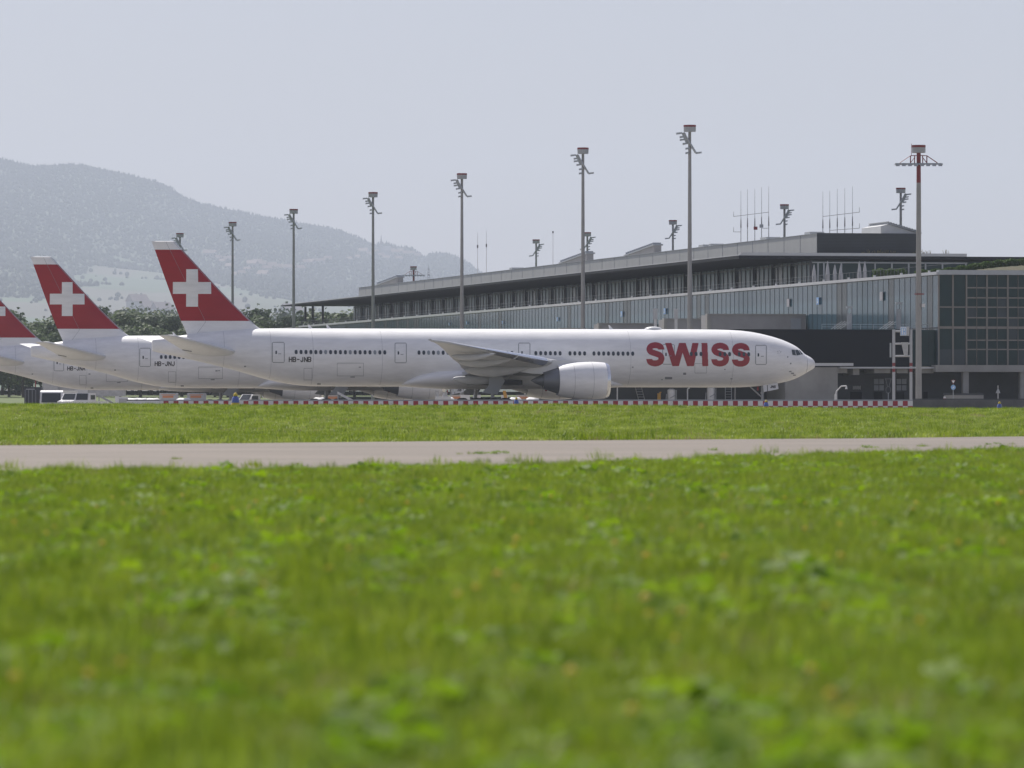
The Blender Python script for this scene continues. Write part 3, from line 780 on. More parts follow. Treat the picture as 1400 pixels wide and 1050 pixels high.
    for sd in (1, -1):
        mb = MB(); g = .12
        put = lambda u, z: P(u, sd*(thick(u, z)+.018), z)
        def cell_rect(u0, u1, z0, z1):
            nu = max(1, round((u1-u0)/.2)); nz_ = max(1, round((z1-z0)/.2))
            for i in range(nu):
                for j in range(nz_):
                    a, b = lerp(u0, u1, i/nu), lerp(u0, u1, (i+1)/nu); c, d = lerp(z0, z1, j/nz_), lerp(z0, z1, (j+1)/nz_)
                    mb.quad(put(a, c), put(b, c), put(b, d), put(a, d))
        cell_rect(cu-h1, cu-b1, cw-b2, cw+b2); cell_rect(cu-b1, cu+b1, cw-h2, cw+h2); cell_rect(cu+b1, cu+h1, cw-b2, cw+b2)
        mb.build('cross_emblem', M['cross'], fin)
    # horizontal stabilisers --------------------------------------------------
    for sd in (1, -1):
        secs = []
        uL0, uT0 = wU(326, 1.4), wU(255, 1.4); uL1, uT1 = wU(237.6, 10.6), wU(217.6, 10.6)
        z0, z1 = 6.25, 7.95
        for v in (.6, 1.4, 3, 5, 7, 9, 10.3, 10.7):
            t = (v-1.4)/9.2; le = lerp(uL0, uL1, t)+(.35 if v > 10.5 else 0); te = lerp(uT0, uT1, t); secs.append((le, te, v, lerp(z0, z1, t), lerp(.85, .28, t)*(.4 if v > 10.5 else 1)))
        mb = MB(); surf_pair(mb, secs, sd); hs = mb.build('stabiliser', M['belly'], root, smooth=True, auto=40)
        mb = MB()
        mb.tube(P(wU(262, 3), sd*3, 6.35), P(wU(262, 3)+1.0, sd*3.1, 6.5), .07, .05); mb.build('elevator_hinge', M['line'], hs)
    # wings -------------------------------------------------------------------
    for sd in (1, -1):
        mb = MB(); secs = []
        for v in (1.2, 3.1, 6, 9.6, 14, 19, 24, 28, 29.6, 30.6, 31.6, 32.2, 32.45):
            t = (v-1.2)/31.2; te = wTE(v); le = wLE(v)
            if v > 32: le = min(le, te-.35)
            secs.append((le, te, v, wing_z(v)+.35*(1-t), lerp(1.9, .22, t**.75), .018))
        surf_pair(mb, secs, sd); wg = mb.build('wing', [M['wing']], root, smooth=True, auto=45)
        mb = MB()   # bright slat nose
        for v0, v1 in ((10.8, 16.6), (16.75, 22.7), (22.85, 29.3)):
            r_ = []
            for v in (v0, (v0+v1)/2, v1):
                t = (v-1.2)/31.2; le = wLE(v); z = wing_z(v)+.35*(1-t); th = lerp(1.9, .22, t**.75)
                r_.append([P(le+.42, sd*v, z+th*.36), P(le+.1, sd*v, z+th*.22), P(le-.05, sd*v, z), P(le+.1, sd*v, z-th*.2), P(le+.5, sd*v, z-th*.42), P(le+.5, sd*v, z), ])
            mb.loft(r_)
        mb.build('slat', M['lip'], wg, smooth=True, auto=30)
        # flap track fairings
        for (v, px, w0, L, rr_) in ((22.5, 617, 5.72, 4.6, .30), (16.5, 626.5, 5.15, 5.6, .38), (10.8, 635.5, 4.32, 7.0, .52), (5.6, 619, 3.42, 6.0, .42)):
            u1 = wU(px, v); mb = MB(); rings = []
            for t in (0, .04, .12, .25, .45, .65, .82, .94, 1):
                r0 = rr_*(math.sin(math.pi*(.02+.96*t**.75)))**.8+.01
                uu = u1-L*t; zc = w0+ (.25*t if v > 9 else .1*t) - .25*math.sin(math.pi*t)
                rings.append([P(uu, sd*(v+r0*.7*math.cos(2*math.pi*k/12)), zc+r0*1.15*math.sin(2*math.pi*k/12)) for k in range(12)])
            mb.loft(rings); mb.build('flap_fairing', M['wing'], wg, smooth=True, auto=50)
        # inner flap block between fuselage and engine
        mb = MB(); ua, ub = wU(690, 7), wU(640, 7)
        mb.hexa([P(ua, sd*3.2, 3.6), P(ub, sd*3.2, 3.7), P(ub-.6, sd*9, 4.35), P(ua-1, sd*9, 4.0), P(ua, sd*3.2, 4.6), P(ub, sd*3.2, 4.15), P(ub-.6, sd*9, 4.75), P(ua-1, sd*9, 5.1)])
        mb.build('flap', M['wing'], wg)
        # engine
        EC = (wU(831.5, 9.6), sd*9.6, 3.22)
        mb = MB()
        revolve(mb, [(.26, 1.60), (.10, 1.66), (0, 1.74), (.03, 1.80), (.18, 1.88), (.42, 1.925)], EC, m=1)
        revolve(mb, [(.42, 1.925), (.9, 1.975), (1.6, 2.01), (2.5, 2.02), (3.4, 1.98), (4.3, 1.88), (5.0, 1.76), (5.55, 1.64), (5.55, 1.58), (5.0, 1.55)], EC, m=0)
        revolve(mb, [(.26, 1.60), (.8, 1.66), (1.5, 1.70)], EC, m=2)
        e = mb.build('engine', [M['white'], M['lip'], M['titan']], root, smooth=True, auto=35)
        mb = MB(); revolve(mb, [(.9, .02), (1.1, .25), (1.5, .5), (1.52, 1.70)], EC); mb.build('fan', M['titan'], e, smooth=True, auto=35)
        mb = MB(); revolve(mb, [(4.9, 1.50), (5.6, 1.40), (6.3, 1.17), (6.9, .98), (7.15, .92), (7.15, .74), (7.0, .72)], EC); revolve(mb, [(6.9, .62), (7.4, .55), (8.0, .3), (8.45, .04)], EC)
        revolve(mb, [(5.02, 1.56), (5.03, 1.48)], EC)
        mb.build('exhaust_nozzle', M['titan'], e, smooth=True, auto=35)
        mb = MB()
        for x in (1.9, 3.95):
            rings = []
            rr_ = {1.9: 2.018, 3.95: 1.93}[x]
            revolve(mb, [(x-.012, rr_+.006), (x+.012, rr_+.005)], EC, 32)
        mb.build('cowl_seam', M['line'], e, smooth=True)
        mb = MB()   # pylon
        u0 = EC[0]; y0, y1 = sd*9.6-.24, sd*9.6+.24
        def pp(u, z, y): return (-(u), -y, z)
        pr = [(u0+1.2, 5.14), (u0+3.2, 5.32), (u0+6.0, 5.42), (u0+8.8, 5.35), (u0+11.5, 4.9), (u0+11, 4.3), (u0+8.2, 3.95), (u0+6.5, 3.9), (u0+4.6, 4.6), (u0+2.4, 5.0)]
        mb.loft([[pp(a, b, y0) for a, b in pr], [pp(a, b, y1) for a, b in pr]]); mb.build('pylon', M['belly'], e)
        # main gear
        ug = 36.9; mb = MB(); v = sd*5.5
        mb.tube(P(ug, v, 1.1), P(ug-.2, v, 4.4), .2, .24, 12); mb.tube(P(ug-.2, v, 3.2), P(ug-2.6, v*.75, 4.0), .1)
        mb.tube(P(ug-1.5, v, .72), P(ug+1.5, v, .72), .16); mb.tube(P(ug, v-.0, .9), P(ug, v, 1.3), .3, .22, 12)
        gr = mb.build('main_gear', M['strut'], root)
        for du in (-1.45, 0, 1.45):
            for dv in (-.72, .72):
                mb = MB(); c = (ug+du, v+dv, .70)
                rings = []
                for yy, r_ in ((-.24, .36), (-.24, .58), (-.16, .68), (.16, .68), (.24, .58), (.24, .36)):
                    rings.append([P(c[0]+r_*math.cos(2*math.pi*k/20), c[1]+yy, c[2]+r_*math.sin(2*math.pi*k/20)) for k in range(20)])
                mb.loft(rings); mb.build('wheel', M['tyre'], gr, smooth=True, auto=35)
        mb = MB(); pl = [(669.6, 511), (685.4, 511), (690.4, 520.8), (679.9, 539.3), (659, 537), (668, 527.3)]
        q = [side(a, b, 6.4) for a, b in pl]
        mb.loft([[P(a, sd*6.35, b) for a, b in q], [P(a, sd*6.42, b) for a, b in q]]); mb.build('gear_door', M['greydoor'], gr)
    # dark open gear bay
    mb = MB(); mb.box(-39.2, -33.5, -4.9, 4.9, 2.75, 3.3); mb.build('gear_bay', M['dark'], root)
    # belly fairing
    mb = MB(); rings = []
    fa = pchip([(20.5,.05),(22,1.4),(24,2.35),(27,3.05),(30,3.35),(40,3.38),(42,3.33),(44,3.0),(45.2,2.45),(46.0,1.5),(46.4,.05)])
    fb = pchip([(20.5,2.62),(23,2.47),(27,2.36),(33,2.3),(41,2.33),(44.5,2.5),(46.4,2.68)]); ft = pchip([(20.5,2.7),(24,3.7),(28,4.6),(40,4.7),(42,4.6),(44,4.2),(45.3,3.6),(46.4,2.72)])
    for u in frange(20.5, 43, .75)+frange(43.4, 46.4, .3):
        a, b, t = fa(u), fb(u), ft(u); c = (b+t)/2; h = (t-b)/2
        rings.append([P(u, a*math.copysign(abs(math.cos(2*math.pi*k/40))**.75, math.cos(2*math.pi*k/40)), c+h*math.copysign(abs(math.sin(2*math.pi*k/40))**.9, math.sin(2*math.pi*k/40))) for k in range(40)])
    mb.loft(rings); mb.build('belly_fairing', M['white'], root, smooth=True, auto=60)
    # nose gear
    mb = MB(); ug = 5.9
    mb.tube(P(ug, 0, .6), P(ug, 0, 2.9), .13, .16, 10); mb.tube(P(ug, 0, 1.4), P(ug+1.6, 0, 2.8), .07)
    mb.tube(P(ug, -.45, .54), P(ug, .45, .54), .09); mb.tube(P(ug, -.2, 1.9), P(ug, .25, 1.95), .16)
    gr = mb.build('nose_gear', M['strut'], root)
    for dv in (-.38, .38):
        mb = MB(); rings = []
        for yy, r_ in ((-.17, .3), (-.17, .45), (-.1, .54), (.1, .54), (.17, .45), (.17, .3)):
            rings.append([P(ug+r_*math.cos(2*math.pi*k/20), dv+yy, .54+r_*math.sin(2*math.pi*k/20)) for k in range(20)])
        mb.loft(rings); mb.build('wheel', M['tyre'], gr, smooth=True, auto=35)
    for pl in ([(1043, 526.5), (1048.6, 525.8), (1048.8, 535), (1044.4, 536)], [(1049.6, 525.6), (1063.2, 522.2), (1064.4, 531.8), (1049.8, 534.8)]):
        mb = MB(); q = [side(a, b, .7) for a, b in pl]
        mb.loft([[P(a, .68, b) for a, b in q], [P(a, .72, b) for a, b in q]]); gd = mb.build('nose_gear_door', M['white'], gr)
    st_ = []; u0, w0 = side(1053.4, 530.2, .75); x = u0
    x = glyph('J', x, .24, st_, .03); x = glyph('N', x, .24, st_, .03); x = glyph('B', x, .24, st_, .03)
    mb = MB(); ins = lambda u, w_: any(seg_d((u, w_-w0), a, b) < .03 for a, b in st_)
    raster(mb, ins, x, u0+.1, w0-.05, w0+.3, .02, lambda u, w_: P(u, .735, w_)); mb.build('door_lettering', M['black'], gr)
    # roof fittings
    mb = MB(); u, w_ = side(893, 451); rings = []
    for t in frange(0, 1, .1):
        r0 = .34*math.sin(math.pi*t)**.55+.01; rings.append([P(u+1.05-2.1*t, r0*1.9*math.cos(2*math.pi*k/14), 8.83+r0*max(-.3, math.sin(2*math.pi*k/14))) for k in range(14)])
    mb.loft(rings); mb.build('satellite_dome', M['belly'], root, smooth=True, auto=50)
    for px in (425, 450, 836):
        mb = MB(); u, w_ = side(px, 449.5)
        mb.hexa([P(u-.25, -.04, 8.8), P(u-.25, .04, 8.8), P(u+.2, .04, 8.8), P(u+.2, -.04, 8.8), P(u+.2, -.02, 9.3), P(u+.2, .02, 9.3), P(u+.35, .02, 9.3), P(u+.35, -.02, 9.3)])
        mb.build('blade_antenna', M['white'], root)
    mb = MB(); mb.tube(P(6.4, 0, 2.2), P(6.4, 0, 2.62), .1); mb.build('beacon', M['barred'], root)
    mb = MB(); mb.tube(P(30, 0, 2.1), P(30, 0, 2.4), .12, .16); mb.build('beacon', M['barred'], root)
    return root
air = make_aircraft()
air.location = (NOSE[0], NOSE[1], 0); air.rotation_euler = (0, 0, YAW)
a2 = copy_tree(air); a2.location = (NOSE[0]-18.5, NOSE[1]+64.6, 0)
a3 = copy_tree(air); a3.location = (NOSE[0]-35.8, NOSE[1]+153.0, 0)
for o, l, reg in ((air, 'nearest white airliner seen whole, with large red lettering near its nose', 'HB-JNB'),
                  (a2, 'white airliner half hidden behind the nearest one, second red cross tail fin', 'HB-JNJ'),
                  (a3, 'farthest white airliner whose red tail is cut by the left edge', 'HB-JNA')):
    o['label'] = l; o['group'] = 'white airliners parked side by side'; reg_text(reg, o)


# ------------------------------------------------------------------ terminal dock (local x = across, local y = along, away from the camera)
DA = math.atan2(.1965, .9805); DC, DS_ = math.cos(DA), math.sin(DA); DO = (48.35, 645.0)
def dock_pt(t, s_, z=0): return (DO[0]+t*DC-s_*DS_, DO[1]+t*DS_+s_*DC, z)
def tx(px, s_=0.0):      # across-coordinate where a picture column meets the plane "along = s"
    k = (px-700)/F; return (k*(DO[1]+s_*DC)-DO[0]+s_*DS_)/(DC-k*DS_)
def tz(py, t, s_): return CZ+(HY-py)*dock_pt(t, s_)[1]/F
dock = thing('terminal_building', 'long glass airport dock with overhanging dark roof behind the airliners', 'building', (DO[0], DO[1], 0), DA)
rr = random.Random(44)
H1 = 15.66; LEN = 452.0
mb = MB(); mb.box(.6, 78, .6, LEN, 5.1, 15.35); mb.build('core_wall', M['steel_d'], dock)
mb = MB()      # side facade panels
k = 0; s_ = 0.06
while s_ < LEN:
    a, b = rr.uniform(-.002, .002), rr.uniform(-.002, .002)
    mb.quad((a, s_, 4.95), (b, s_+2.4, 4.95), (b*.5, s_+2.4, 15.3), (a*.5, s_, 15.3), 1 if rr.random() < .06 else 0); s_ += 2.4; k += 1
mb.build('side_glazing', [M['glass_side'], M['glass_side2']], dock)
mb = MB(); s_ = 0.0; k = 0
while s_ < LEN:
    mb.box(-.03, .05, s_-.05, s_+.05 if k % 3 else s_+.09, 4.9, 15.34); s_ += 2.4; k += 1
for s0, s1 in ((0, 19), ): mb.box(-.14, .02, s0, s1, 9.28, 9.42)
mullions = mb.build('side_mullion', M['steel_d'], dock); tag(mullions, kind='stuff')
mb = MB(); mb.box(-.35, .6, -.35, LEN, 15.36, 15.70)
for k in range(38): mb.box(-.30, -.1, 3+k*12.0, 3.4+k*12.0, 15.70, 15.9)
mb.build('roof_trim', M['trim'], dock)
# end facade (towards the camera)
mb = MB()
vs_ = [0, tx(1302.5), tx(1321), tx(1335), tx(1349), tx(1363), tx(1377.5), tx(1391.5)]
while vs_[-1] < 78: vs_.append(vs_[-1]+1.21)
zs_ = [5.13, 6.9, 7.95, 9.38, 10.5, 11.7, 12.76, 13.9, 15.36]
for i in range(len(vs_)-1):
    for j in range(len(zs_)-1):
        a, b = rr.uniform(-.006, .006), rr.uniform(-.006, .006)
        mb.quad((vs_[i], a, zs_[j]), (vs_[i+1], b, zs_[j]), (vs_[i+1], b, zs_[j+1]), (vs_[i], a, zs_[j+1]), 1 if rr.random() < .12 else 0)
mb.build('end_glazing', [M['glass_end'], M['glass_side2']], dock)
mb = MB()
for i, t in enumerate(vs_):
    thick_ = (i < 3) or (i-2) % 2 == 0; d = .09 if thick_ else .02
    if t > 70: break
    mb.box(t-d, t+d, -.16, -.02, 5.0, 15.4)
for z in zs_[1:-1]:
    first = z in (9.38, 11.7)
    d = .14 if abs(z-9.38) < .01 else .07
    mb.box(0 if first else vs_[2], 70, -.13, -.022, z-d, z+d)
mb.build('end_mullion', M['frame'], dock)
mb = MB(); mb.box(-.1, 78, -.5, .5, 15.37, 15.9); mb.build('end_cornice', M['galv'], dock)
mb = MB(); mb.box(-.6, 78, -.9, 6.2, 4.35, 5.12); mb.build('floor_slab', M['concrete'], dock)
mb = MB(); mb.box(-1, 78, 5.9, 6.3, 0, 4.34)
mb.build('ground_floor_wall', M['steel_d'], dock)
for px0, px1 in ((1315.5, 1323), (1393.5, 1402), (1472, 1480)):
    mb = MB(); mb.box(tx(px0), tx(px1), -.5, .3, 0, 4.34); mb.build('column', M['concrete'], dock)
# jet-bridge root block: black louvred box carried over a dark undercroft
BS = 0.8
mb = MB(); mb.box(tx(958, BS), tx(1247, BS), BS, 17, 4.95, 9.14); mb.build('louvred_block', M['louvre'], dock)
mb = MB(); t = tx(1247, BS)+.4
while t < -.2: mb.box(t-.05, t+.05, BS-.1, BS+.1, 4.95, 9.1); t += .8
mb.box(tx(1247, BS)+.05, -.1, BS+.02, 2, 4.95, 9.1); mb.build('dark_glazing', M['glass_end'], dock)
mb = MB(); mb.box(tx(1146, BS), tx(1285, BS), BS-1.0, BS-.02, 4.72, 4.90); mb.box(tx(1100, BS), tx(1160, BS), BS-2.2, BS-1.8, 5.0, 5.32)
mb.build('gutter', M['trim'], dock)
mb = MB(); mb.box(tx(1072, BS), tx(1143.5, BS), BS-.6, 9, 0, 4.86); mb.build('concrete_wall', M['concrete'], dock)
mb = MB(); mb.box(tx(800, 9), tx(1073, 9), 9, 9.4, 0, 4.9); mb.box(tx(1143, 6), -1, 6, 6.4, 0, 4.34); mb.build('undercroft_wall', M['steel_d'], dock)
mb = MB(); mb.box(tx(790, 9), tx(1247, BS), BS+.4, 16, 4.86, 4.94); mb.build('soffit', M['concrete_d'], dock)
for px0, px1 in ((1145, 1160), (1168, 1176.5), (1197, 1219), (1228, 1243), (1256, 1278)):
    mb = MB(); mb.box(tx(px0), tx(px1), BS-.3, 5, 4.0 if px0 == 1168 else 4.2, 4.7); mb.build('ceiling_beam', M['concrete'], dock)
for px0, px1, z in ((1163, 1178, 1.9), (1195, 1206, 1.9), (1225, 1236, 1.9), (1262, 1268, 1.9)):
    mb = MB(); mb.box(tx(px0, 5.9), tx(px1, 5.9), 5.8, 5.99, 0, z+.2); mb.build('door', M['louvre'], dock)
for px0 in (1195, 1226):
    mb = MB()
    for i in range(2):
        for j in range(2): mb.box(tx(px0, 5.9)+i*.62, tx(px0, 5.9)+i*.62+.52, 5.85, 5.99, 2.25+j*.72, 2.85+j*.72)
    mb.build('window', M['greydoor'], dock)
mb = MB()
for i in range(9): mb.box(tx(1166, 5.8)+.105*i, tx(1166, 5.8)+.105*i+.06, 5.70, 5.76, 2.35+.05*(i % 2), 2.80-.04*((i+1) % 3))
mb.build('door_sign', M['mwhite'], dock)
# concrete jetties with pale lit ends
for pxl, s0, zt in ((966.5, 60.0, 11.72), (907.5, 98.0, 11.72), (818.0, 143.0, 11.75), (765, 190, 11.7)):
    t0 = tx(pxl, s0); mb = MB(); mb.box(t0+.45, -.2, s0, s0+5, 5, zt-.02); j = mb.build('jetty_block', M['concrete_j'] if 'concrete_j' in M else M['concrete'], dock)
    mb = MB(); mb.box(t0, t0+.44, s0-.15, s0+.9, 5, zt+.12); mb.box(t0+.44, -.2, s0-.12, s0+.1, zt-.02, zt+.12); mb.build('end_wall', M['concrete'], j)
mb = MB(); s0 = 59.9
mb.box(tx(1081, s0), tx(1095, s0), s0-.06, s0, 9.6, 11.3); mb.build('jetty_door', M['greydoor'], dock)
# gate number plates on the side facade
for px, py, wpx, m_ in ((615, 443, 2.2, 'signblue'), (639, 441.5, 2.4, 'signblue'), (688, 441, 2.6, 'signblue'), (763, 436.5, 3.4, 'signblue'), (851, 429.5, 4.6, 'signblue'), (910, 425.5, 5, 'signblue'), (1119.5, 411.5, 6, 'signblue'), (1079, 414, 6.5, 'parasol'), (1206.5, 405, 7.5, 'parasol')):
    D = F*177.6/(px+859); s0 = (D-645)/DC; z = CZ+(HY-py)*D/F; hw = wpx*D/F/.275/2*.55
    mb = MB(); h_ = wpx*1.3*D/F/2*1.25; mb.box(-.2, -.13, s0-hw, s0+hw, z-h_, z+h_); g = mb.build('gate_plate', M[m_], dock)
    if m_ == 'signblue':
        mb = MB(); mb.box(-.23, -.202, s0-hw*.45, s0+hw*.45, z-h_*.6, z-h_*.1); mb.box(-.23, -.202, s0-hw*.2, s0+hw*.25, z+h_*.1, z+h_*.5); mb.build('plate_figure', M['signwhite'], g)
# stairs and rails on the block roof
mb = MB()
for px in (1148, 1152, 1156, 1160, 1214, 1218, 1222):
    t = tx(px, 3); mb.tube((t-1.0, 3, 9.2), (t+.3, 3, 10.1), .03, n=4)
for t in frange(-13, -.5, 1.5): mb.tube((t, 2.4, 9.14), (t, 2.4, 9.75), .025, n=4)
mb.tube((-13, 2.4, 9.75), (-.5, 2.4, 9.75), .03, n=4); mb.tube((-13, 2.4, 9.45), (-.5, 2.4, 9.45), .02, n=4)
mb.build('roof_rail', M['galv'], dock)
for px, zt in ((1162, 11.6), (1229.5, 12.1)):
    t = tx(px, 4); mb = MB(); mb.box(t-.35, t+.35, 4, 4.5, zt, zt+.2); mb.tube((t-.25, 4.2, 9.1), (t-.25, 4.2, zt), .05, n=6); mb.tube((t+.25, 4.2, 9.1), (t+.25, 4.2, zt), .05, n=6)
    mb.box(t-.2, t+.2, 4.1, 4.3, 9.1, zt-.6); mb.build('vent_cowl', M['galv'], dock)
# upper storey: recessed glazing under a far-reaching roof
TG = 13.6; SG0, SG1 = 111.0, 470.0
mb = MB(); s_ = SG0; k = 0
while s_ < SG1:
    a, b = rr.uniform(-.006, .006), rr.uniform(-.006, .006)
    mb.quad((TG+a, s_, H1), (TG+b, s_+2.65, H1), (TG+b, s_+2.65, 19.75), (TG+a, s_, 19.75), 1 if k % 4 == 3 and rr.random() < .7 else (1 if rr.random() < .08 else 0)); s_ += 2.65; k += 1
mb.build('upper_glazing', [M['glass_up'], M['glass_side2']], dock)
mb = MB(); s_ = SG0; k = 0
while s_ < SG1:
    d = .14 if k % 4 == 0 else .035
    mb.box(TG-.3 if d > .1 else TG-.1, TG+.03, s_-d, s_+d, H1, 19.8); s_ += 2.65; k += 1
tag(mb.build('upper_mullion', M['steel_d'], dock), kind='stuff')
mb = MB(); mb.box(TG-.12, TG+.2, SG0, SG1, 19.35, 19.55); mb.box(TG-.1, TG+.2, SG0, SG1, 15.7, 16.15); mb.build('upper_transom', M['steel_d'], dock)
mb = MB(); mb.box(TG+.3, 40, SG0+3, SG1+2, H1, 19.8); mb.build('upper_core', M['steel_d'], dock)
mb = MB(); mb.quad((TG, SG0, H1), (78, SG0, H1), (78, SG0, 19.75), (TG, SG0, 19.75)); mb.build('upper_front_glazing', M['glass_end'], dock)
mb = MB(); mb.box(TG, tx(1322, SG0), SG0-.2, SG0-.05, 19.45, 19.62)
for px in (1118, 1126, 1150, 1174, 1196, 1219, 1242, 1265, 1288, 1320): t = tx(px, SG0); mb.box(t-.1, t+.1, SG0-.2, SG0-.05, H1, 19.6)
mb.build('upper_front_mullion', M['galv'], dock)
TR = 3.3; SR0, SR1 = 109.6, 497.0
mb = MB(); n_ = 24       # roof slab tapering to a thin pointed end
def rt(t_): return t_
pts_t = [(TR, 19.95, 20.38)]
mb.hexa([(TR, SR0, 19.98), (78, SR0, 19.98), (78, SR1-30, 19.98), (TR, SR1, 20.2), (TR, SR0, 20.38), (78, SR0, 20.38), (78, SR1-30, 20.38), (TR, SR1, 20.38)])
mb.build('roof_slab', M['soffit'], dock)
mb = MB(); mb.box(TR+.02, TR+.2, SR0+.1, SR1-14, 20.39, 20.50); mb.box(TR+.2, tx(1322, SR0), SR0+.02, SR0+.5, 20.39, 20.78); mb.build('roof_edge', M['trim'], dock)
for s_ in (478, 487, 466): 
    mb = MB(); mb.box(6.5, 6.9, s_, s_+.45, 15.7, 20.0); mb.build('roof_column', M['steel_d'], dock)
TU = 14.6; SU0, SU1 = 112.2, 471.0; TU2 = tx(1252, SU0)
mb = MB()
mb.hexa([(TU, SU0, 20.39), (TU2, SU0, 20.39), (TU2, SU1, 20.39), (TU, SU1, 20.39), (TU, SU0, 23.4), (TU2, SU0, 23.4), (TU2, SU1, 23.4), (TU, SU1, 23.4)])
mb.build('roof_storey', M['parapet'], dock)
mb = MB(); mb.box(TU+.03, TU2+.05, SU0-.12, SU0-.02, 20.42, 23.5); mb.build('louvre_screen', M['louvref'], dock)
mb = MB(); s_ = SU0
while s_ < SU1: mb.box(TU-.03, TU-.005, s_-.04, s_+.04, 20.4, 23.42); s_ += 9.0
tag(mb.build('parapet_joint', M['greydoor'], dock), kind='stuff')
mb = MB(); mb.box(TU-.08, TU+.3, SU0, SU1, 23.405, 23.47); mb.build('parapet_cap', M['galv'], dock)
# tilted skylights along the upper roof
def wedge(name, px_hi, px_lo, t0, wd, hgt, base=23.48):
    Pq = 177.6+t0/DC
    s_hi = (F*Pq/(px_hi+859)-645)/DC; s_lo = (F*Pq/(px_lo+859)-645)/DC
    mb = MB(); mb.hexa([(t0, s_hi, base), (t0+wd, s_hi, base), (t0+wd, s_lo, base), (t0, s_lo, base), (t0, s_hi, base+hgt), (t0+wd, s_hi, base+hgt), (t0+wd, s_lo, base+.25), (t0, s_lo, base+.25)])
    o = mb.build(name, M['concrete_j'], dock)
    mb = MB(); mb.hexa([(t0-.2, s_hi-.3, base+hgt), (t0+wd+.2, s_hi-.3, base+hgt), (t0+wd+.2, s_lo+.3, base+.26), (t0-.2, s_lo+.3, base+.26), (t0-.2, s_hi-.3, base+hgt+.22), (t0+wd+.2, s_hi-.3, base+hgt+.22), (t0+wd+.2, s_lo+.3, base+.42), (t0-.2, s_lo+.3, base+.42)])
    n2 = 14
    for k in range(n2):
        t = (k+.5)/n2; mb.box(t0-.1, t0+wd+.1, lerp(s_hi, s_lo, t)-.1, lerp(s_hi, s_lo, t)+.1, base+lerp(hgt, .3, t)+.2, base+lerp(hgt, .3, t)+.5)
    mb.build('louvre_panel', M['greydoor'], o)
for a, b, h_ in ((901, 861, 1.35), (808, 771, 1.35), (547.5, 519, 1.3)): wedge('skylight', a, b, 17.0, 1.1, h_)
mb = MB(); t0, t1 = tx(1199, 118), tx(1252, 118)
tk = tx(1214, 116)
mb.loft([[(t0, 116, 23.41), (t0, 116, 24.6), (tk, 116, 24.85), (t1, 116, 23.6), (t1, 116, 23.41)], [(t0, 126, 23.41), (t0, 126, 24.6), (tk, 126, 24.85), (t1, 126, 23.6), (t1, 126, 23.41)]]); o = mb.build('skylight', M['trim'], dock)
mb = MB(); mb.hexa([(tk, 115.7, 24.86), (t1+.2, 115.7, 23.61), (t1+.2, 126.3, 23.61), (tk, 126.3, 24.86), (tk, 115.7, 25.0), (t1+.2, 115.7, 23.75), (t1+.2, 126.3, 23.75), (tk, 126.3, 25.0)])
for k in range(12):
    t = (k+.5)/12; x = lerp(tk, t1, t); z = lerp(25.0, 23.75, t); mb.hexa([(x, 115.6, z), (x+.08, 115.6, z), (x+.08, 126, z), (x, 126, z), (x-.25, 115.6, z+.28), (x-.17, 115.6, z+.28), (x-.17, 126, z+.28), (x-.25, 126, z+.28)])
mb.build('louvre_panel', M['greydoor'], o)
for px, wd in ((1115, 5), (968, 5), (1055, 6), (978, 2), (705, 4)):
    s0 = (F*(177.6+16/DC)/(px+859)-645)/DC; mb = MB(); mb.box(16, 18, s0, s0+wd*.6, 23.48, 23.95); mb.build('roof_vent', M['galv'], dock)
# terrace railing
mb = MB(); s_ = 20.0
while s_ < LEN: mb.box(2.0, 2.05, s_-.03, s_+.03, 15.7, 16.65); s_ += 1.6
mb.box(2.0, 2.04, 0, LEN+20, 16.64, 16.68); mb.box(2.0, 2.04, 60, LEN+20, 16.2, 16.24)
tag(mb.build('terrace_rail', M['fin'], dock), kind='stuff')
mb = MB(); mb.box(.2, 60, .6, LEN+22, 15.40, 15.60); mb.build('terrace_deck', M['concrete'], dock)

# things on the terrace ------------------------------------------------------
def on_dock(o, t, s_, z=15.6): o.location = dock_pt(t, s_, z); o.rotation_euler = (0, 0, DA); return o
par = thing('parasol', None, 'parasol')
mb = MB(); mb.tube((0, 0, 0), (0, 0, 3.0), .04, n=6); mb.tube((0, 0, 0), (0, 0, .12), .35, n=10); mb.build('pole', M['galv'], par)
mb = MB(); rings = []
for z, r0 in ((.7, .10), (1.0, .22), (1.5, .24), (2.2, .17), (2.8, .07), (3.0, .02)): rings.append([(r0*(1+.25*(k % 2))*math.cos(k*math.pi/6), r0*(1+.25*(k % 2))*math.sin(k*math.pi/6), z) for k in range(12)])
mb.loft(rings); mb.build('folded_canopy', M['parasol'], par)
for i, (px, lab) in enumerate(((1113, 'folded parasol at the glass corner, leftmost on the terrace'), (1131.5, 'tall white folded parasol, second from the left on the terrace'), (1141.5, 'folded grey parasol, third from the left on the terrace'), (1149.5, 'thin folded parasol, fourth from the left on the terrace'), (1175, 'white folded parasol, left one of the pair beside the hedge'), (1182.5, 'white folded parasol, right one of the pair beside the hedge'))):
    o = par if i == 0 else copy_tree(par); s0 = 96.0; on_dock(o, tx(px, s0), s0); o.scale = (1, 1, 1.25 if i in (1, 4, 5) else 1.1); o['label'] = lab; o['group'] = 'folded parasols on the roof terrace'
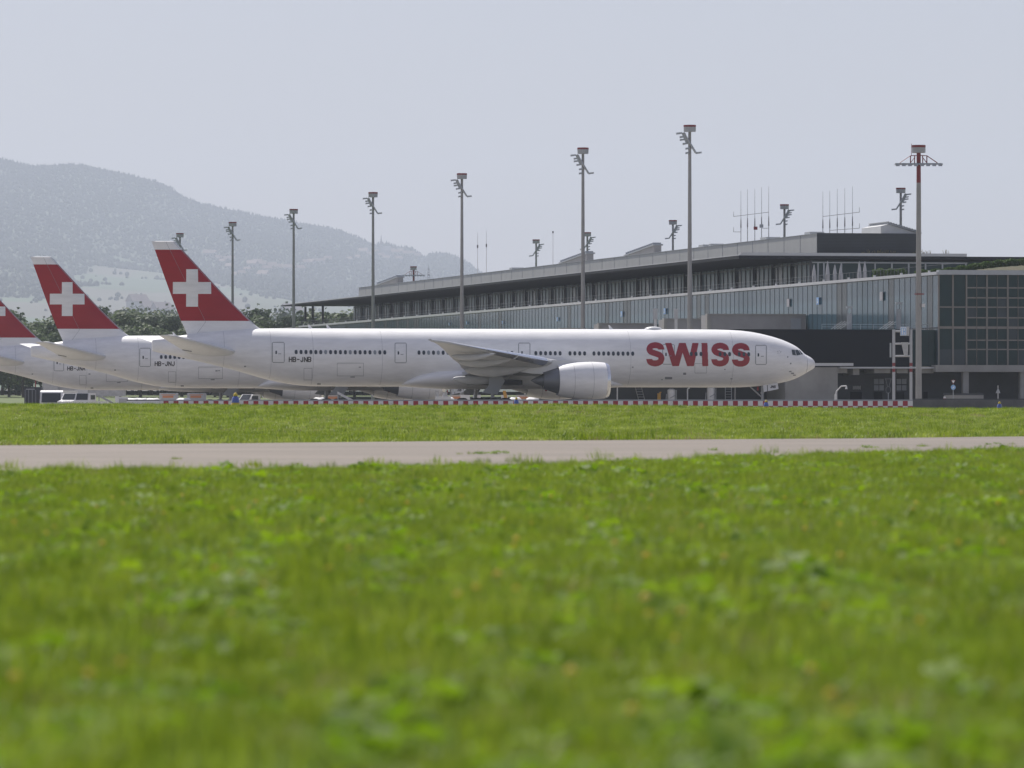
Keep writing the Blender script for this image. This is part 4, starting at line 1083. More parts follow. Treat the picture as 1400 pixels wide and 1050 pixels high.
def leafy(x0, x1, y0, y1, zf0, zf1, n, size, m, name, seed):
    r_ = random.Random(seed); mb = MB()
    for _ in range(n):
        x, y = r_.uniform(x0, x1), r_.uniform(y0, y1); z = lerp(zf0(x), zf1(x), r_.random()**.7); s0 = size*r_.uniform(.6, 1.3)
        nrm = Vector((r_.uniform(-1, 1), r_.uniform(-1, 1), r_.uniform(-.3, 1))).normalized(); u = nrm.orthogonal().normalized(); v = nrm.cross(u); c = Vector((x, y, z))
        mb.face([mb.vert(c+u*s0), mb.vert(c+v*s0*.7), mb.vert(c-u*s0), mb.vert(c-v*s0*.7)])
    return mb
t0, t1 = tx(1196, 40), tx(1240, 40)
hd = leafy(t0, t1, 40, 41.2, lambda x: 15.6, lambda x: 16.95+.1*math.sin(x*5), 2600, .13, None, 'h', 3).build('hedge', M['hedge']); tag(hd, 'short clipped hedge left of the red-topped mast on the roof terrace', 'hedge', 'hedges on the roof terrace'); hd.location = (DO[0], DO[1], 0); hd.rotation_euler = (0, 0, DA)
ta, tb = tx(1262, 24), tx(1470, 24)
btop = lambda x: 15.7+1.25*sstep(ta-2, tb*.75, x)
htop = lambda x: 16.45+1.35*sstep(ta, tb*.7, x)
hd = leafy(tx(1254, 24), tb, 24, 25.4, btop, lambda x: htop(x)+.08*math.sin(x*4.1), 8200, .13, None, 'h', 4).build('hedge', M['hedge']); tag(hd, 'long rising hedge on the planted bank at the right edge', 'hedge', 'hedges on the roof terrace'); hd.location = (DO[0], DO[1], 0); hd.rotation_euler = (0, 0, DA)
bank = grid('planted_bank', frange(ta-3, tb, .8), frange(2.5, 26, 1.5), lambda x, y: lerp(15.62, btop(x)+.05, sstep(2.5, 22, y))+.05*math.sin(x*3+y), M['bank']); tag(bank, 'grass growing on the rooftop bank', None, None, 'stuff'); bank.location = (DO[0], DO[1], 0); bank.rotation_euler = (0, 0, DA)
def weeds(name, px0, px1, s0, z, n, seed, lab):
    r_ = random.Random(seed); mb = MB()
    for _ in range(n):
        t = tx(r_.uniform(px0, px1), s0); h_ = r_.uniform(.2, 1.0)
        for k in range(5):
            a = r_.uniform(0, 6.28); mb.tube((t, s0, z), (t+.3*math.cos(a), s0+.3*math.sin(a), z+h_*r_.uniform(.6, 1)), .02, .03, 3)
    o = mb.build(name, M['grass_dry']); tag(o, lab, None, None, 'stuff'); o.location = (DO[0], DO[1], 0); o.rotation_euler = (0, 0, DA)
weeds('roof_grass', 1180, 1300, 111.0, 20.4, 34, 5, 'dry grasses growing on the flat roof edge')

# ------------------------------------------------------------------ masts
def ringtube(mb, x, y, z0, z1, r0, r1, n=12, m=0): mb.tube((x, y, z0), (x, y, z1), r0, r1, n, m)
def make_mast(H, mirror):
    sg = 1 if mirror else -1
    root = thing('floodlight_mast', None, 'mast')
    mb = MB(); ringtube(mb, 0, 0, 0, H-.85, .36, .19); mb.build('pole', M['mast'], root, smooth=True, auto=40)
    mb = MB(); mb.tube((0, 0, H-.85), (0, 0, H-.25), .76, .78, 14); b = mb.build('lamp_head', M['headgrey'], root, smooth=True, auto=40)
    mb = MB(); mb.tube((0, 0, H-.25), (0, 0, H), .79, .79, 14); mb.build('red_band', M['mred'], b, smooth=True, auto=40)
    mb = MB(); mb.tube((sg*.8, -.3, H-.95), (-sg*.75, -.3, H-3.5), .13, n=6); mb.tube((sg*.8, .3, H-.95), (-sg*.75, .3, H-3.5), .13, n=6); mb.hexa([(sg*.25-.2, -.25, H-2.4), (sg*.25+.2, -.25, H-2.4), (sg*.25+.2, .25, H-2.4), (sg*.25-.2, .25, H-2.4), (sg*.8-.25, -.25, H-1.0), (sg*.8+.25, -.25, H-1.0), (sg*.8+.25, .25, H-1.0), (sg*.8-.25, .25, H-1.0)])
    for k in range(5):
        t = k/4; x = lerp(sg*.75, -sg*.75, t); z = lerp(H-1.0, H-3.5, t); mb.tube((x, -.5, z), (x, .5, z), .05, n=5)
    br = mb.build('bracket', M['galv'], root)
    for k, (x, z, dx) in enumerate(((.95, -1.05, .75), (.72, -1.5, .55), (.6, -1.85, .65), (.3, -2.35, .6), (.0, -2.95, .55), (-.75, -3.5, -.75), (.1, -3.52, .45))):
        mb = MB(); x0 = sg*x; x1 = sg*(x+dx); z0 = H+z
        mb.tube((x0-sg*.3, 0, z0), (x1, 0, z0+.05), .045, n=5)
        mb.hexa([(min(x0, x1), -.28, z0-.16), (max(x0, x1), -.28, z0-.06), (max(x0, x1), .28, z0-.06), (min(x0, x1), .28, z0-.16), (min(x0, x1), -.28, z0+.08), (max(x0, x1), -.28, z0+.14), (max(x0, x1), .28, z0+.14), (min(x0, x1), .28, z0+.08)])
        mb.build('floodlight', M['galv'], root)
    return root
fm = make_mast(35.85, False)
labs = ['floodlight mast peeking just above the nearest tail fin', 'floodlight mast right behind the nearest red fin, against the hill', 'floodlight mast rising by the pointed end of the dock roof', 'floodlight mast in front of the far end of the dock glazing',
        'floodlight mast just above the nearest wing tip', 'floodlight mast between the two roof skylights and the nearest wing root', 'tallest floodlight mast, standing over the red lettering']
fbase = [253, 318, 401.5, 510, 631, 797, 943]
for i, px in enumerate((246, 318, 401.5, 510, 631.5, 797, 943)):
    o = fm if i == 0 else copy_tree(fm); D = F*166/(px+859+ (166-166)); o.location = ((px-700)*D/F, D, 0); o['label'] = labs[i]; o['group'] = 'floodlight masts in front of the dock'
rm = make_mast(35.85, True)
for i, (px, lab) in enumerate(((733, 'small floodlight mast behind the roof, leftmost of the far row'), (803, 'floodlight mast head half hidden behind a nearer mast'), (920, 'floodlight mast behind the roof, right of the long skylight'), (1072.5, 'floodlight mast behind the roof, beside the left antenna array'), (1231.5, 'floodlight mast behind the dark roof screen, left of the red-topped mast'))):
    o = rm if i == 0 else copy_tree(rm); D = F*248.4/(px+859); o.location = ((px-700)*D/F, D, 0); o['label'] = lab; o['group'] = 'floodlight masts behind the dock'
def red_mast(H, px, D, lab, withlamps=True):
    root = thing('lattice_topped_mast', lab, 'mast', ((px-700)*D/F, D, 0), 0, 'masts with a red lattice platform')
    mb = MB(); ringtube(mb, 0, 0, 0, H-3.9, .33, .24); mb.build('pole', M['mast'], root, smooth=True, auto=40)
    mb = MB(); ringtube(mb, 0, 0, H-3.9, H-.8, .235, .22); mb.build('red_pole_top', M['mred'], root, smooth=True, auto=40)
    mb = MB(); mb.tube((0, 0, H-.8), (0, 0, H-.25), .71, .71, 14); b = mb.build('lamp_head', M['headgrey'], root, smooth=True, auto=40)
    mb = MB(); mb.tube((0, 0, H-.25), (0, 0, H), .72, .72, 14); mb.build('red_band', M['mred'], b, smooth=True, auto=40)
    mb = MB(); zp = H-1.95
    mb.box(-2.45, 2.45, -.22, -.12, zp-.08, zp+.08); mb.box(-2.45, 2.45, .12, .22, zp-.08, zp+.08)
    for k in range(9): x = -2.4+k*.6; mb.box(x-.05, x+.05, -.9, .9, zp-.1, zp-.02)
    mb.build('platform', M['galv'], root)
    mb = MB()
    for sx in (-1, 1):
        for sy in (-.17, .17):
            mb.tube((sx*.85, sy, zp), (sx*.85, sy, zp+.85), .045, n=5); mb.tube((sx*.85, sy, zp+.85), (sx*1.95, sy, zp+.1), .035, n=5)
            mb.tube((sx*.85, sy, zp+.85), (0, sy, zp+.9), .035, n=5); mb.tube((sx*.85, sy, zp+.1), (sx*.35, sy, zp+.75), .03, n=5); mb.tube((sx*.42, sy, zp), (sx*.42, sy, zp+.85), .04, n=5)
    mb.tube((-.75, 0, zp+.8), (-.75, 0, zp+2.1), .025, n=5)
    mb.build('lattice', M['mred'], root)
    for k in range(8):
        x = -2.2+k*.63; mb = MB(); mb.hexa([(x-.2, -.55, zp-.26), (x+.2, -.55, zp-.26), (x+.2, -.3, zp-.2), (x-.2, -.3, zp-.2), (x-.2, -.5, zp-.06), (x+.2, -.5, zp-.06), (x+.2, -.28, zp-.05), (x-.2, -.28, zp-.05)]); mb.build('floodlight', M['galv'], root)
    return root
r1 = red_mast(27.55, 1256, 590, 'tall mast with red lattice top in front of the glass corner')
for z in (12.1, 10.9):
    mb = MB(); mb.box(-.45, .55, -.3, -.2, z-.06, z+.06) if z > 12 else mb.box(.3, .65, -.3, 0, z-.15, z+.2); mb.build('mast_fitting', M['mred'] if z > 12 else M['mwhite'], r1)
red_mast(31.0, 565.5, 1250, 'far mast with red lattice top above the far roof end')

# thin roof antennas
def antenna_array(name, xs_, tops, base_z, D, bars, lab, sidearm):
    root = thing(name, lab, 'antenna', ((xs_[2]-700)*D/F, D, base_z), 0, 'antenna arrays on the dock roof')
    X = lambda px: (px-xs_[2])*D/F
    for px, ty in zip(xs_, tops):
        z = CZ+(HY-ty)*D/F-base_z; mb = MB(); mb.tube((X(px), 0, 0), (X(px), 0, z*.55), .06, .05, 5); mb.tube((X(px), 0, z*.55), (X(px), 0, z), .035, .02, 5); mb.tube((X(px), 0, z*.5), (X(px), 0, z*.62), .10, .06, 6); mb.build('antenna_rod', M['rod'], root)
    mb = MB()
    for y0, y1, a, b in bars: mb.tube((X(a), 0, CZ+(HY-y0)*D/F-base_z), (X(b), 0, CZ+(HY-y1)*D/F-base_z), .035, n=5)
    for px, y in sidearm: z = CZ+(HY-y)*D/F-base_z; mb.tube((X(px), 0, z), (X(px), 0, z+.75), .04, .02, 5)
    mb.build('cross_bar', M['rod'], root); return root
DA_ = 850.0
aa = antenna_array('antenna_array', (1013, 1022, 1032, 1041.3, 1051), (261, 259, 258, 256, 255), 21.5, DA_, ((296, 290, 1003, 1051), (317, 317, 1003, 1013), (312, 312, 1041, 1051)), 'five thin rods with a red box, left antenna array on the roof', ((1003, 296), (1003, 317)))
for px, py, m_ in ((1033, 312, 'mred'), (1041, 309, 'greydoor')):
    mb = MB(); x = (px-1032)*DA_/F; z = CZ+(HY-py)*DA_/F-21.5; mb.box(x-.28, x+.28, -.2, .2, z-.24, z+.24); mb.build('equipment_box', M[m_], aa)
antenna_array('antenna_array', (1125, 1134.5, 1144.7, 1155, 1165.5), (262, 261, 258, 257, 255), 21.5, DA_, ((296, 290, 1125, 1175), (315, 312, 1134, 1175)), 'five thin rods above the dark screen, right antenna array', ((1175, 290), (1175, 312)))
for px, top, D, lab in ((653, 318, 1010, 'single thin antenna rod above the roof, left of a pair'), (665, 316, 1010, 'single thin antenna rod above the roof, right of a pair'), (756, 316, 960, 'lone thin antenna rod beside the small far mast')):
    root = thing('rod_antenna', lab, 'antenna', ((px-700)*D/F, D, 22.0), 0, 'single rods on the roof'); z = CZ+(HY-top)*D/F-22
    mb = MB(); mb.tube((0, 0, 0), (0, 0, z), .07, .03, 6); mb.build('rod', M['mwhite'], root)
    mb = MB(); mb.tube((0, 0, z*.7 if px < 700 else z-.35), (0, 0, z*.76 if px < 700 else z), .13, .13, 6); mb.build('collar', M['rod'], root)
tw = thing('radio_tower', 'faint lattice radio tower on the hill behind the roof', 'tower', at(586, 392, 5200)); hT = 30*5200/F
mb = MB()
for sx in (-1, 1):
    for sy in (-1, 1): mb.tube((sx*1.6, sy*1.6, 0), (sx*.4, sy*.4, hT*.85), .22, .15, 4)
for k in range(7): z = hT*.12*k; a = lerp(1.6, .4, k/7.1); mb.tube((-a, -a, z), (a, -a, z+2), .15, n=4); mb.tube((a, -a, z), (-a, -a, z+2), .15, n=4)
mb.build('lattice', M['rod'], tw)
mb = MB(); mb.tube((0, 0, hT*.8), (0, 0, hT), .2, .1, 5); mb.tube((-.9, 0, hT*.55), (.9, 0, hT*.55), .8, n=8); mb.build('dish', M['rod'], tw)

# ------------------------------------------------------------------ barrier
BD = 572.0; SQ = 6.83*BD/F
def barrier(name, px0, px1, lab, painted, ht=1.02):
    x0, x1 = (px0-700)*BD/F, (px1-700)*BD/F
    mb = MB()
    mb.loft([[(x, BD-.02+a, z) for a, z in ((0, 0), (.42, 0), (.30, ht), (.10, ht))] for x in (x0, x1)]); o = mb.build(name, M['concrete_d'] if not painted else M['concrete'])
    tag(o, lab, 'barrier')
    if painted:
        for nm, par_, mt in (('red_square', 1, 'barred'), ('white_square', 0, 'barwhite')):
            mb = MB(); k = 0; x = x1
            while x > x0+.01:
                xa = max(x0, x-SQ)
                for row, (za, zb) in enumerate(((.0, .50), (.503, 1.0))):
                    fy = lambda z: BD-.02+.10*z/ht-.012
                    if (k+row) % 2 == (0 if par_ else 1): mb.quad((xa+.002, fy(za), za), (x-.002, fy(za), za), (x-.002, fy(zb), zb), (xa+.002, fy(zb), zb))
                x -= SQ; k += 1
            q = mb.build(nm+('_paint'), M[mt], o); tag(q, kind='stuff')
    mb = MB(); mb.box(x0, x1, BD+.12, BD+.34, ht+.01, ht+.12); mb.build('cap_rail', M['steel_d'] if not painted else M['greydoor'], o)
    return o
barrier('checkered_barrier', 218, 1248, 'low red and white checkered wall in front of the airliners', True)
barrier('grey_barrier', 1248.2, 1440, 'low plain dark grey wall continuing to the right edge', False, 1.12)
o = barrier('faded_barrier', 173, 217.8, 'faded pinkish white end section of the low wall', False); o.data.materials[0] = M['barwhite']

# taxiway edge lights on the crest of the meadow
lt = thing('taxiway_light', None, 'light')
mb = MB(); mb.tube((0, 0, -.3), (0, 0, .015), .12, .13, 16); mb.build('stem', M['steel_d'], lt, smooth=True, auto=35)
mb = MB(); mb.tube((0, 0, .02), (0, 0, .06), .165, .165, 16); mb.tube((0, 0, .06), (0, 0, .13), .16, .13, 16); mb.build('base', M['lyellow'], lt, smooth=True, auto=35)
mb = MB(); mb.loft([[(r_*math.cos(k*math.pi/10), r_*math.sin(k*math.pi/10), z) for k in range(20)] for z, r_ in ((.13, .14), (.2, .138), (.26, .128), (.31, .105), (.345, .075), (.36, .05))]); mb.build('blue_lens', M['lblue'], lt, smooth=True, auto=60)
mb = MB(); mb.loft([[(r_*math.cos(k*math.pi/10), r_*math.sin(k*math.pi/10), z) for k in range(20)] for z, r_ in ((.355, .06), (.37, .085), (.41, .075), (.47, .03), (.485, .012))]); mb.build('yellow_cap', M['lyellow'], lt, smooth=True, auto=35)
for i, (px, D, ytop, lab) in enumerate(((322, 262, 536.6, 'largest blue and yellow edge light, leftmost on the grass crest'), (706, 264, 543, 'blue edge light with yellow cap below the engine exhaust'), (1047.5, 268, 546.7, 'small blue edge light against the checkered wall under the nose'), (1366.5, 270, 548.8, 'smallest blue edge light, far right before the grey wall'))):
    o = lt if i == 0 else copy_tree(lt); x_ = (px-700)*D/F; z = gz(x_, D)+.05; sc = (CZ+(HY-ytop)*D/F-z)/.485; o.scale = (sc, sc, sc); o.location = (x_, D, z); o['label'] = lab; o['group'] = 'blue taxiway edge lights'


# ------------------------------------------------------------------ trees beyond the apron
def make_tree(seed, H, W, m, conifer=False, n=2300):
    r_ = random.Random(seed); root = thing('conifer_tree' if conifer else 'broadleaf_tree', None, 'tree')
    mb = MB(); z = 0; p = Vector((0, 0, 0)); r0 = H*.022
    top = H*(.9 if conifer else .6)
    for k in range(4):
        q = Vector((r_.uniform(-.2, .2), r_.uniform(-.2, .2), top*(k+1)/4)); mb.tube(p, q, r0*(1-k*.2), r0*(1-(k+1)*.2), 7); p = q
    lobes = []
    if conifer:
        for k in range(14):
            t = k/13; lobes.append((Vector((r_.uniform(-.3, .3), r_.uniform(-.3, .3), H*(.12+.86*t))), W*.5*(1-t)**.8+.25, .5))
    else:
        for k in range(15):
            a = r_.uniform(0, 6.28); t = r_.random(); rad = W*.33*math.sqrt(r_.random()); zc = H*(.30+.60*t)
            c = Vector((rad*math.cos(a)*(1.1-.5*t), rad*math.sin(a)*(1.1-.5*t), zc)); lobes.append((c, W*r_.uniform(.17, .30)*(1.15-.4*t), .85))
            if k < 8: mb.tube(Vector((0, 0, min(top, zc*.6))), c, r0*.4, r0*.12, 5)
    mb.build('trunk', M['bark'], root)
    mb = MB(); tot = sum(l[1]**2 for l in lobes)
    for c, rad, sq in lobes:
        for _ in range(int(n*rad*rad/tot)):
            d = Vector((r_.gauss(0, 1), r_.gauss(0, 1), r_.gauss(0, 1))).normalized(); q = rad*(.55+.5*r_.random())
            o = c+Vector((d.x*q, d.y*q, d.z*q*sq)); s0 = .34*r_.uniform(.6, 1.4)
            nrm = (d+Vector((r_.uniform(-.7, .7), r_.uniform(-.7, .7), r_.uniform(-.3, .9)))).normalized(); u = nrm.orthogonal().normalized(); v = nrm.cross(u)
            mb.face([mb.vert(o+u*s0), mb.vert(o+v*s0*.8), mb.vert(o-u*s0), mb.vert(o-v*s0*.8)])
    mb.build('crown', m, root); return root
kinds = [make_tree(1, 17, 11, M['foliage']), make_tree(2, 15, 12, M['foliage']), make_tree(3, 18, 10, M['foliage_d']), make_tree(4, 18, 6, M['foliage_d'], True), make_tree(5, 13, 10, M['foliage'])]
klab = ['broad green tree in the belt behind the airliner tails', 'low spreading green tree in the belt behind the airliner tails', 'tall darker green tree in the belt behind the airliner tails', 'dark pointed conifer in the belt behind the airliner tails', 'small rounded tree in the belt behind the airliner tails']
used = set(); rt_ = random.Random(12)
def put_tree(px, ytop, D, k):
    o = kinds[k] if k not in used else copy_tree(kinds[k]); used.add(k)
    Hk = (17, 15, 18, 18, 13)[k]; x = (px-700)*D/F; zg = gz(x, D); zt = CZ+(HY-ytop)*D/F; sc = (zt-zg)/Hk
    o.location = (x, D, zg-.1); o.scale = (sc*rt_.uniform(.85, 1.15), sc*rt_.uniform(.85, 1.15), sc); o.rotation_euler = (0, 0, rt_.uniform(0, 6.28)); o['label'] = klab[k]; o['group'] = ('broad trees', 'spreading trees', 'tall dark trees', 'conifers', 'small rounded trees')[k]+' in the belt behind the tails'
tops = pchip([(-60, 424), (0, 428), (16, 424), (26, 418), (40, 428), (60, 432), (90, 424), (108, 407), (122, 410), (135, 420), (150, 416), (165, 419), (185, 417), (205, 424), (230, 422), (250, 424), (262, 430), (335, 420), (348, 413), (362, 416), (378, 424), (400, 427), (412, 420), (430, 421), (452, 422), (475, 418), (500, 425), (560, 430)])
px = -55
while px < 560:
    k = rt_.choice([0, 0, 1, 2, 2, 4]); put_tree(px, tops(px)+rt_.uniform(-3, 5), 1180+rt_.uniform(-25, 25), k); px += rt_.uniform(15, 26)
px = -50
while px < 540:
    put_tree(px, tops(px)+rt_.uniform(14, 30), 1110+rt_.uniform(-15, 15), rt_.choice([0, 1, 4, 1])); px += rt_.uniform(18, 30)
for px, y in ((26, 418), (108, 406), (115, 410), (352, 413), (413, 416), (388, 424), (446, 418)): put_tree(px, y, 1150, 3)
# dimmer far trees
fk = make_tree(9, 16, 11, M['foliage_d'], n=1400); first = True
for px, y, D in ((14, 414, 3000), (22, 417, 3000), (60, 424, 2800), (150, 408, 2700), (181, 404, 2300), (192, 402, 2300), (204, 412, 2350), (228, 405, 2000), (236, 407, 2050), (340, 410, 2200), (392, 402, 2500), (400, 408, 2500), (424, 412, 2600), (468, 415, 2600), (216, 414, 2300), (165, 416, 2300)):
    o = fk if first else copy_tree(fk); first = False; x = (px-700)*D/F; zg = hz(x, D)-3; zt = CZ+(HY-y)*D/F; sc = max(.3, (zt-zg)/16); o.location = (x, D, zg); o.scale = (sc*.8, sc*.8, sc)
    o['label'] = 'dim bluish tree standing well behind the green tree belt'; o['group'] = 'dim trees behind the belt'

# houses on the hillside and in the valley
def hit(px, py):
    y = 1500.0
    while y < 18000:
        x = (px-700)*y/F
        if hz(x, y) >= CZ+(HY-py)*y/F: return x, y, hz(x, y)
        y += 25
    return (px-700)*17900/F, 17900, hz((px-700)*17900/F, 17900)
def make_house(w_, d_, h_, rh):
    root = thing('house', None, 'house')
    mb = MB(); mb.hexa([(-w_/2, -d_/2, -4), (w_/2, -d_/2, -4), (w_/2, d_/2, -4), (-w_/2, d_/2, -4), (-w_/2, -d_/2, h_), (w_/2, -d_/2, h_), (w_/2, d_/2, h_), (-w_/2, d_/2, h_)]); mb.build('wall', M['housewall'], root)
    mb = MB(); e = .8
    mb.loft([[(x, -d_/2-e, h_-.3), (x, 0, h_+rh), (x, d_/2+e, h_-.3)] for x in (-w_/2-e, w_/2+e)]); rf_ = mb.build('roof', M['roofpink'], root)
    mb = MB(); mb.box(w_*.2, w_*.2+.9, -.4, .5, h_+rh*.6, h_+rh+1); mb.build('chimney', M['housewall'], rf_)
    mb = MB()
    for k in range(3):
        x = -w_/2+w_*(k+.5)/3; mb.box(x-.7, x+.7, -d_/2-.06, -d_/2-.01, 1.5, 3.3)
    mb.build('window_row', M['vglass'], root)
    return root
hs = make_house(15, 10, 6, 5); first = True; rh_ = random.Random(8)
hpos = [(309,358),(316,357),(304,361),(345,366),(352,364),(358,365),(330,377),(322,379),(338,372),(418,363),(425,362),(432,361),(440,360),(448,358),(380,369),(372,367),(392,371),(292,349),(285,352),(298,356),(365,372),
        (497,348),(505,351),(513,347),(521,352),(534,347),(541,349),(548,346),(556,350),(563,349),(570,353),(488,355),(477,357),(528,356),(545,357),(360,380),(314,368),(410,372)]
for px, py in hpos:
    o = hs if first else copy_tree(hs); first = False; x, y, z = hit(px, py); o.location = (x, y, z); sc = rh_.uniform(1.1, 1.8); o.scale = (sc, sc, sc); o.rotation_euler = (0, 0, rh_.uniform(-.7, .7))
    o['label'] = 'tiny pinkish-roofed house on the hazy hillside'; o['group'] = 'far houses on the hillside'
vh = [(188, 421, 1900, .42, 'pale house with two lit windows just above the tree belt'), (203, 428, 1950, .35, 'low house roof just right of the pale house above the trees'), (221, 431, 2100, .4, 'house roof partly hidden by trees near the nearest fin'), (398, 434, 2200, .42, 'grey house roof right of the nearest fin behind the trees')]
for px, py, D, sc, lab in vh:
    o = copy_tree(hs); x, y, z = hit(px, py+2); k_ = sc*y/1900; o.location = (x, y, z); o.scale = (k_, k_, k_*1.1); o['label'] = lab; o['group'] = 'houses behind the tree belt'
ch = thing('church', 'small church with a pointed spire on the ridge', 'church'); x, y, z = hit(528, 352); ch.location = (x, y, z); ch.scale = (1.5, 1.5, 2.2)
mb = MB(); mb.box(-9, 9, -6, 6, -3, 9); mb.loft([[(x_, -6.5, 9), (x_, 0, 15), (x_, 6.5, 9)] for x_ in (-9.5, 9.5)]); mb.build('nave', M['housewall'], ch)
mb = MB(); mb.box(-12.5, -7.5, -2.5, 2.5, 0, 17); mb.build('bell_tower', M['housewall'], ch)
mb = MB(); mb.tube((-10, 0, 17), (-10, 0, 31), 3.3, .1, 4); mb.build('spire', M['roofpink'], ch)

# ------------------------------------------------------------------ vehicles and ground equipment
def wheelset(root, xs_, ys_, r_=.45, w_=.25):
    for x in xs_:
        for y in ys_:
            mb = MB(); mb.tube((x-w_/2, y, r_), (x+w_/2, y, r_), r_, n=16); mb.tube((x-w_/2-.01, y, r_), (x+w_/2+.01, y, r_), r_*.5, n=10, m=1); mb.build('wheel', [M['tyre'], M['galv']], root, smooth=True, auto=35)
def G(px, D): return ((px-700)*D/F, D, 0)
# bus seen from the front
b = thing('apron_bus', 'white apron bus seen head-on with a wide dark windscreen', 'bus', G(70, 640), R(-4)); b.scale = (1, 1, .76)
mb = MB(); hw = 1.28
prof_ = lambda x: [(x, 0, .35), (x, -.12, .9), (x, -.02, 1.6), (x, .25, 2.7), (x, .55, 2.95), (x, 11.5, 2.95), (x, 11.8, 2.7), (x, 11.8, .35)]
mb.loft([prof_(-hw), prof_(-hw+.08), prof_(hw-.08), prof_(hw)]); mb.build('body', M['vwhite'], b, smooth=True, auto=30)
mb = MB(); mb.quad((-1.1, -.13, 1.15), (1.1, -.13, 1.15), (1.05, .17, 2.55), (-1.05, .17, 2.55)); mb.quad((-1.1, -.16, 1.15), (1.1, -.16, 1.15), (1.05, .14, 2.55), (-1.05, .14, 2.55)); mb.build('windscreen', M['vglass'], b)
for x in (-.95, .95):
    mb = MB(); mb.tube((x, -.14, .75), (x, -.05, .75), .14, n=12); mb.build('headlight', M['lip'], b)
mb = MB(); mb.box(-1.55, -1.35, -.1, .0, 1.7, 2.3); mb.tube((-1.3, 0, 2.5), (-1.45, -.05, 2.3), .03, n=5); mb.build('mirror', M['black'], b)
for sx in (-1, 1):
    mb = MB(); mb.box(sx*1.285-.01, sx*1.285+.01, 1.2, 11, 1.3, 2.45); mb.build('side_windows', M['vglass'], b)
wheelset(b, (-1.1, 1.1), (2.2, 8.8))
def van(name, px, D, lab, L=4.8, rot=0.3, truck=False):
    v = thing(name, lab, 'van' if not truck else 'truck', G(px, D), rot)
    mb = MB(); h_ = 1.9
    pr = [(-L/2, .4), (-L/2, 1.0), (-L/2+.9, 1.15), (-L/2+1.6, h_), (L/2-.1, h_), (L/2, 1.2), (L/2, .4)] if not truck else [(-L/2, .4), (-L/2, 1.1), (-L/2+.3, 1.9), (-L/2+1.6, 1.9), (-L/2+1.7, 1.0), (L/2, 1.0), (L/2, .5)]
    mb.loft([[(a, y, z) for a, z in pr] for y in (-.9, -.82, .82, .9)]); mb.build('body', M['vwhite'], v)
    mb = MB(); x0 = -L/2+(1.35 if not truck else .45); x1 = L/2-.5 if not truck else -L/2+1.45
    for y in (-.915, .915): mb.box(x0, x1, y-.01, y+.01, 1.2, 1.7)
    mb.build('side_window', M['vglass'], v)
    mb = MB(); a, c = (pr[2], pr[3]) if not truck else (pr[1], pr[2])
    mb.quad((a[0]+.0, -.75, a[1]+.06), (a[0], .75, a[1]+.06), (c[0]-.1, .7, c[1]-.03), (c[0]-.1, -.7, c[1]-.03)); mb.build('windscreen', M['vglass'], v)
    for y in (-.65, .65):
        mb = MB(); mb.box(-L/2-.03, -L/2+.02, y-.12, y+.12, .75, .92); mb.build('headlight', M['lip'], v)
    for x in (-L/2+.8, L/2-.9):
        for y in (-.8, .8):
            mb = MB(); mb.tube((x, y-.12, .34), (x, y+.12, .34), .34, n=14); mb.build('wheel', M['tyre'], v)
    return v
van('white_van', 99, 636, 'white van parked right of the apron bus', 4.2, 1.22); van('pickup_truck', 125, 634, 'white low service truck right of the white van', 4.6, 1.15, True)
van('white_van', 338, 700, 'white van seen between the second airliner gear and the wall', 3.0, .9)
# dark equipment box
c = thing('equipment_container', 'tall dark grey equipment container left of the bus', 'container', G(45, 642))
mb = MB(); mb.box(-.98, .98, 0, 2.4, .15, 2.62); mb.build('shell', M['steel_d'], c)
mb = MB()
for k in range(5): mb.box(-.9+k*.4, -.86+k*.4, -.03, -.003, .2, 2.3)
mb.box(-.8, .2, -.04, -.01, 2.33, 2.42); mb.build('ribs', M['greydoor'], c)
pl = thing('striped_pole', 'thin red and white striped pole above the dark container', 'pole', G(48.5, 700))
for k in range(4):
    mb = MB(); mb.tube((0, 0, .9*k), (0, 0, .9*k+.9), .07, n=8); mb.build('band', M['mred'] if k % 2 else M['mwhite'], pl)
# cabinet, covered dollies, alloy containers
cb = thing('utility_cabinet', 'white utility cabinet at the left end of the low wall', 'cabinet', G(166, 590))
mb = MB(); mb.box(-.65, -.28, 0, .7, 0, 1.5); mb.box(-.275, .65, .05, .7, 0, 1.45); mb.build('housing', M['vwhite'], cb)
mb = MB(); mb.box(-.24, .6, .0, .045, .2, 1.25); mb.build('grey_door', M['container'], cb)
dl = thing('covered_dolly', None, 'baggage dolly')
mb = MB(); mb.box(-.85, .85, 0, 1.5, .35, .5); mb.build('deck', M['steel_d'], dl)
mb = MB(); rings = []
for x, q in ((-.85, .5), (-.75, .85), (-.4, 1.0), (.1, .95), (.5, 1.02), (.8, .8), (.87, .45)): rings.append([(x, .75+.75*q*math.cos(a), .5+.85*q*max(0, math.sin(a))) for a in [math.pi*k/9 for k in range(10)]])
mb.loft(rings); mb.build('cover', M['tarp'], dl, smooth=True, auto=60)
for x in (-.6, .6):
    mb = MB(); mb.tube((x, .1, .18), (x, .25, .18), .18, n=10); mb.build('wheel', M['tyre'], dl)
for i, (px, lab) in enumerate(((181, 'rounded white baggage cover, first right of the cabinet'), (192, 'rounded white baggage cover, second right of the cabinet'), (208, 'wide white baggage cover left of the orange marked containers'), (250.5, 'white baggage cover between the two orange marked containers'))):
    o = dl if i == 0 else copy_tree(dl); o.location = G(px, 600); o['label'] = lab; o['group'] = 'baggage dollies under white covers'
al = thing('cargo_container', None, 'container')
mb = MB(); mb.loft([[(x, y, z) for x, z in ((-.95, .45), (.75, .45), (1.0, .8), (1.0, 1.85), (-.95, 1.85))] for y in (0, 1.5)]); mb.build('shell', M['container'], al)
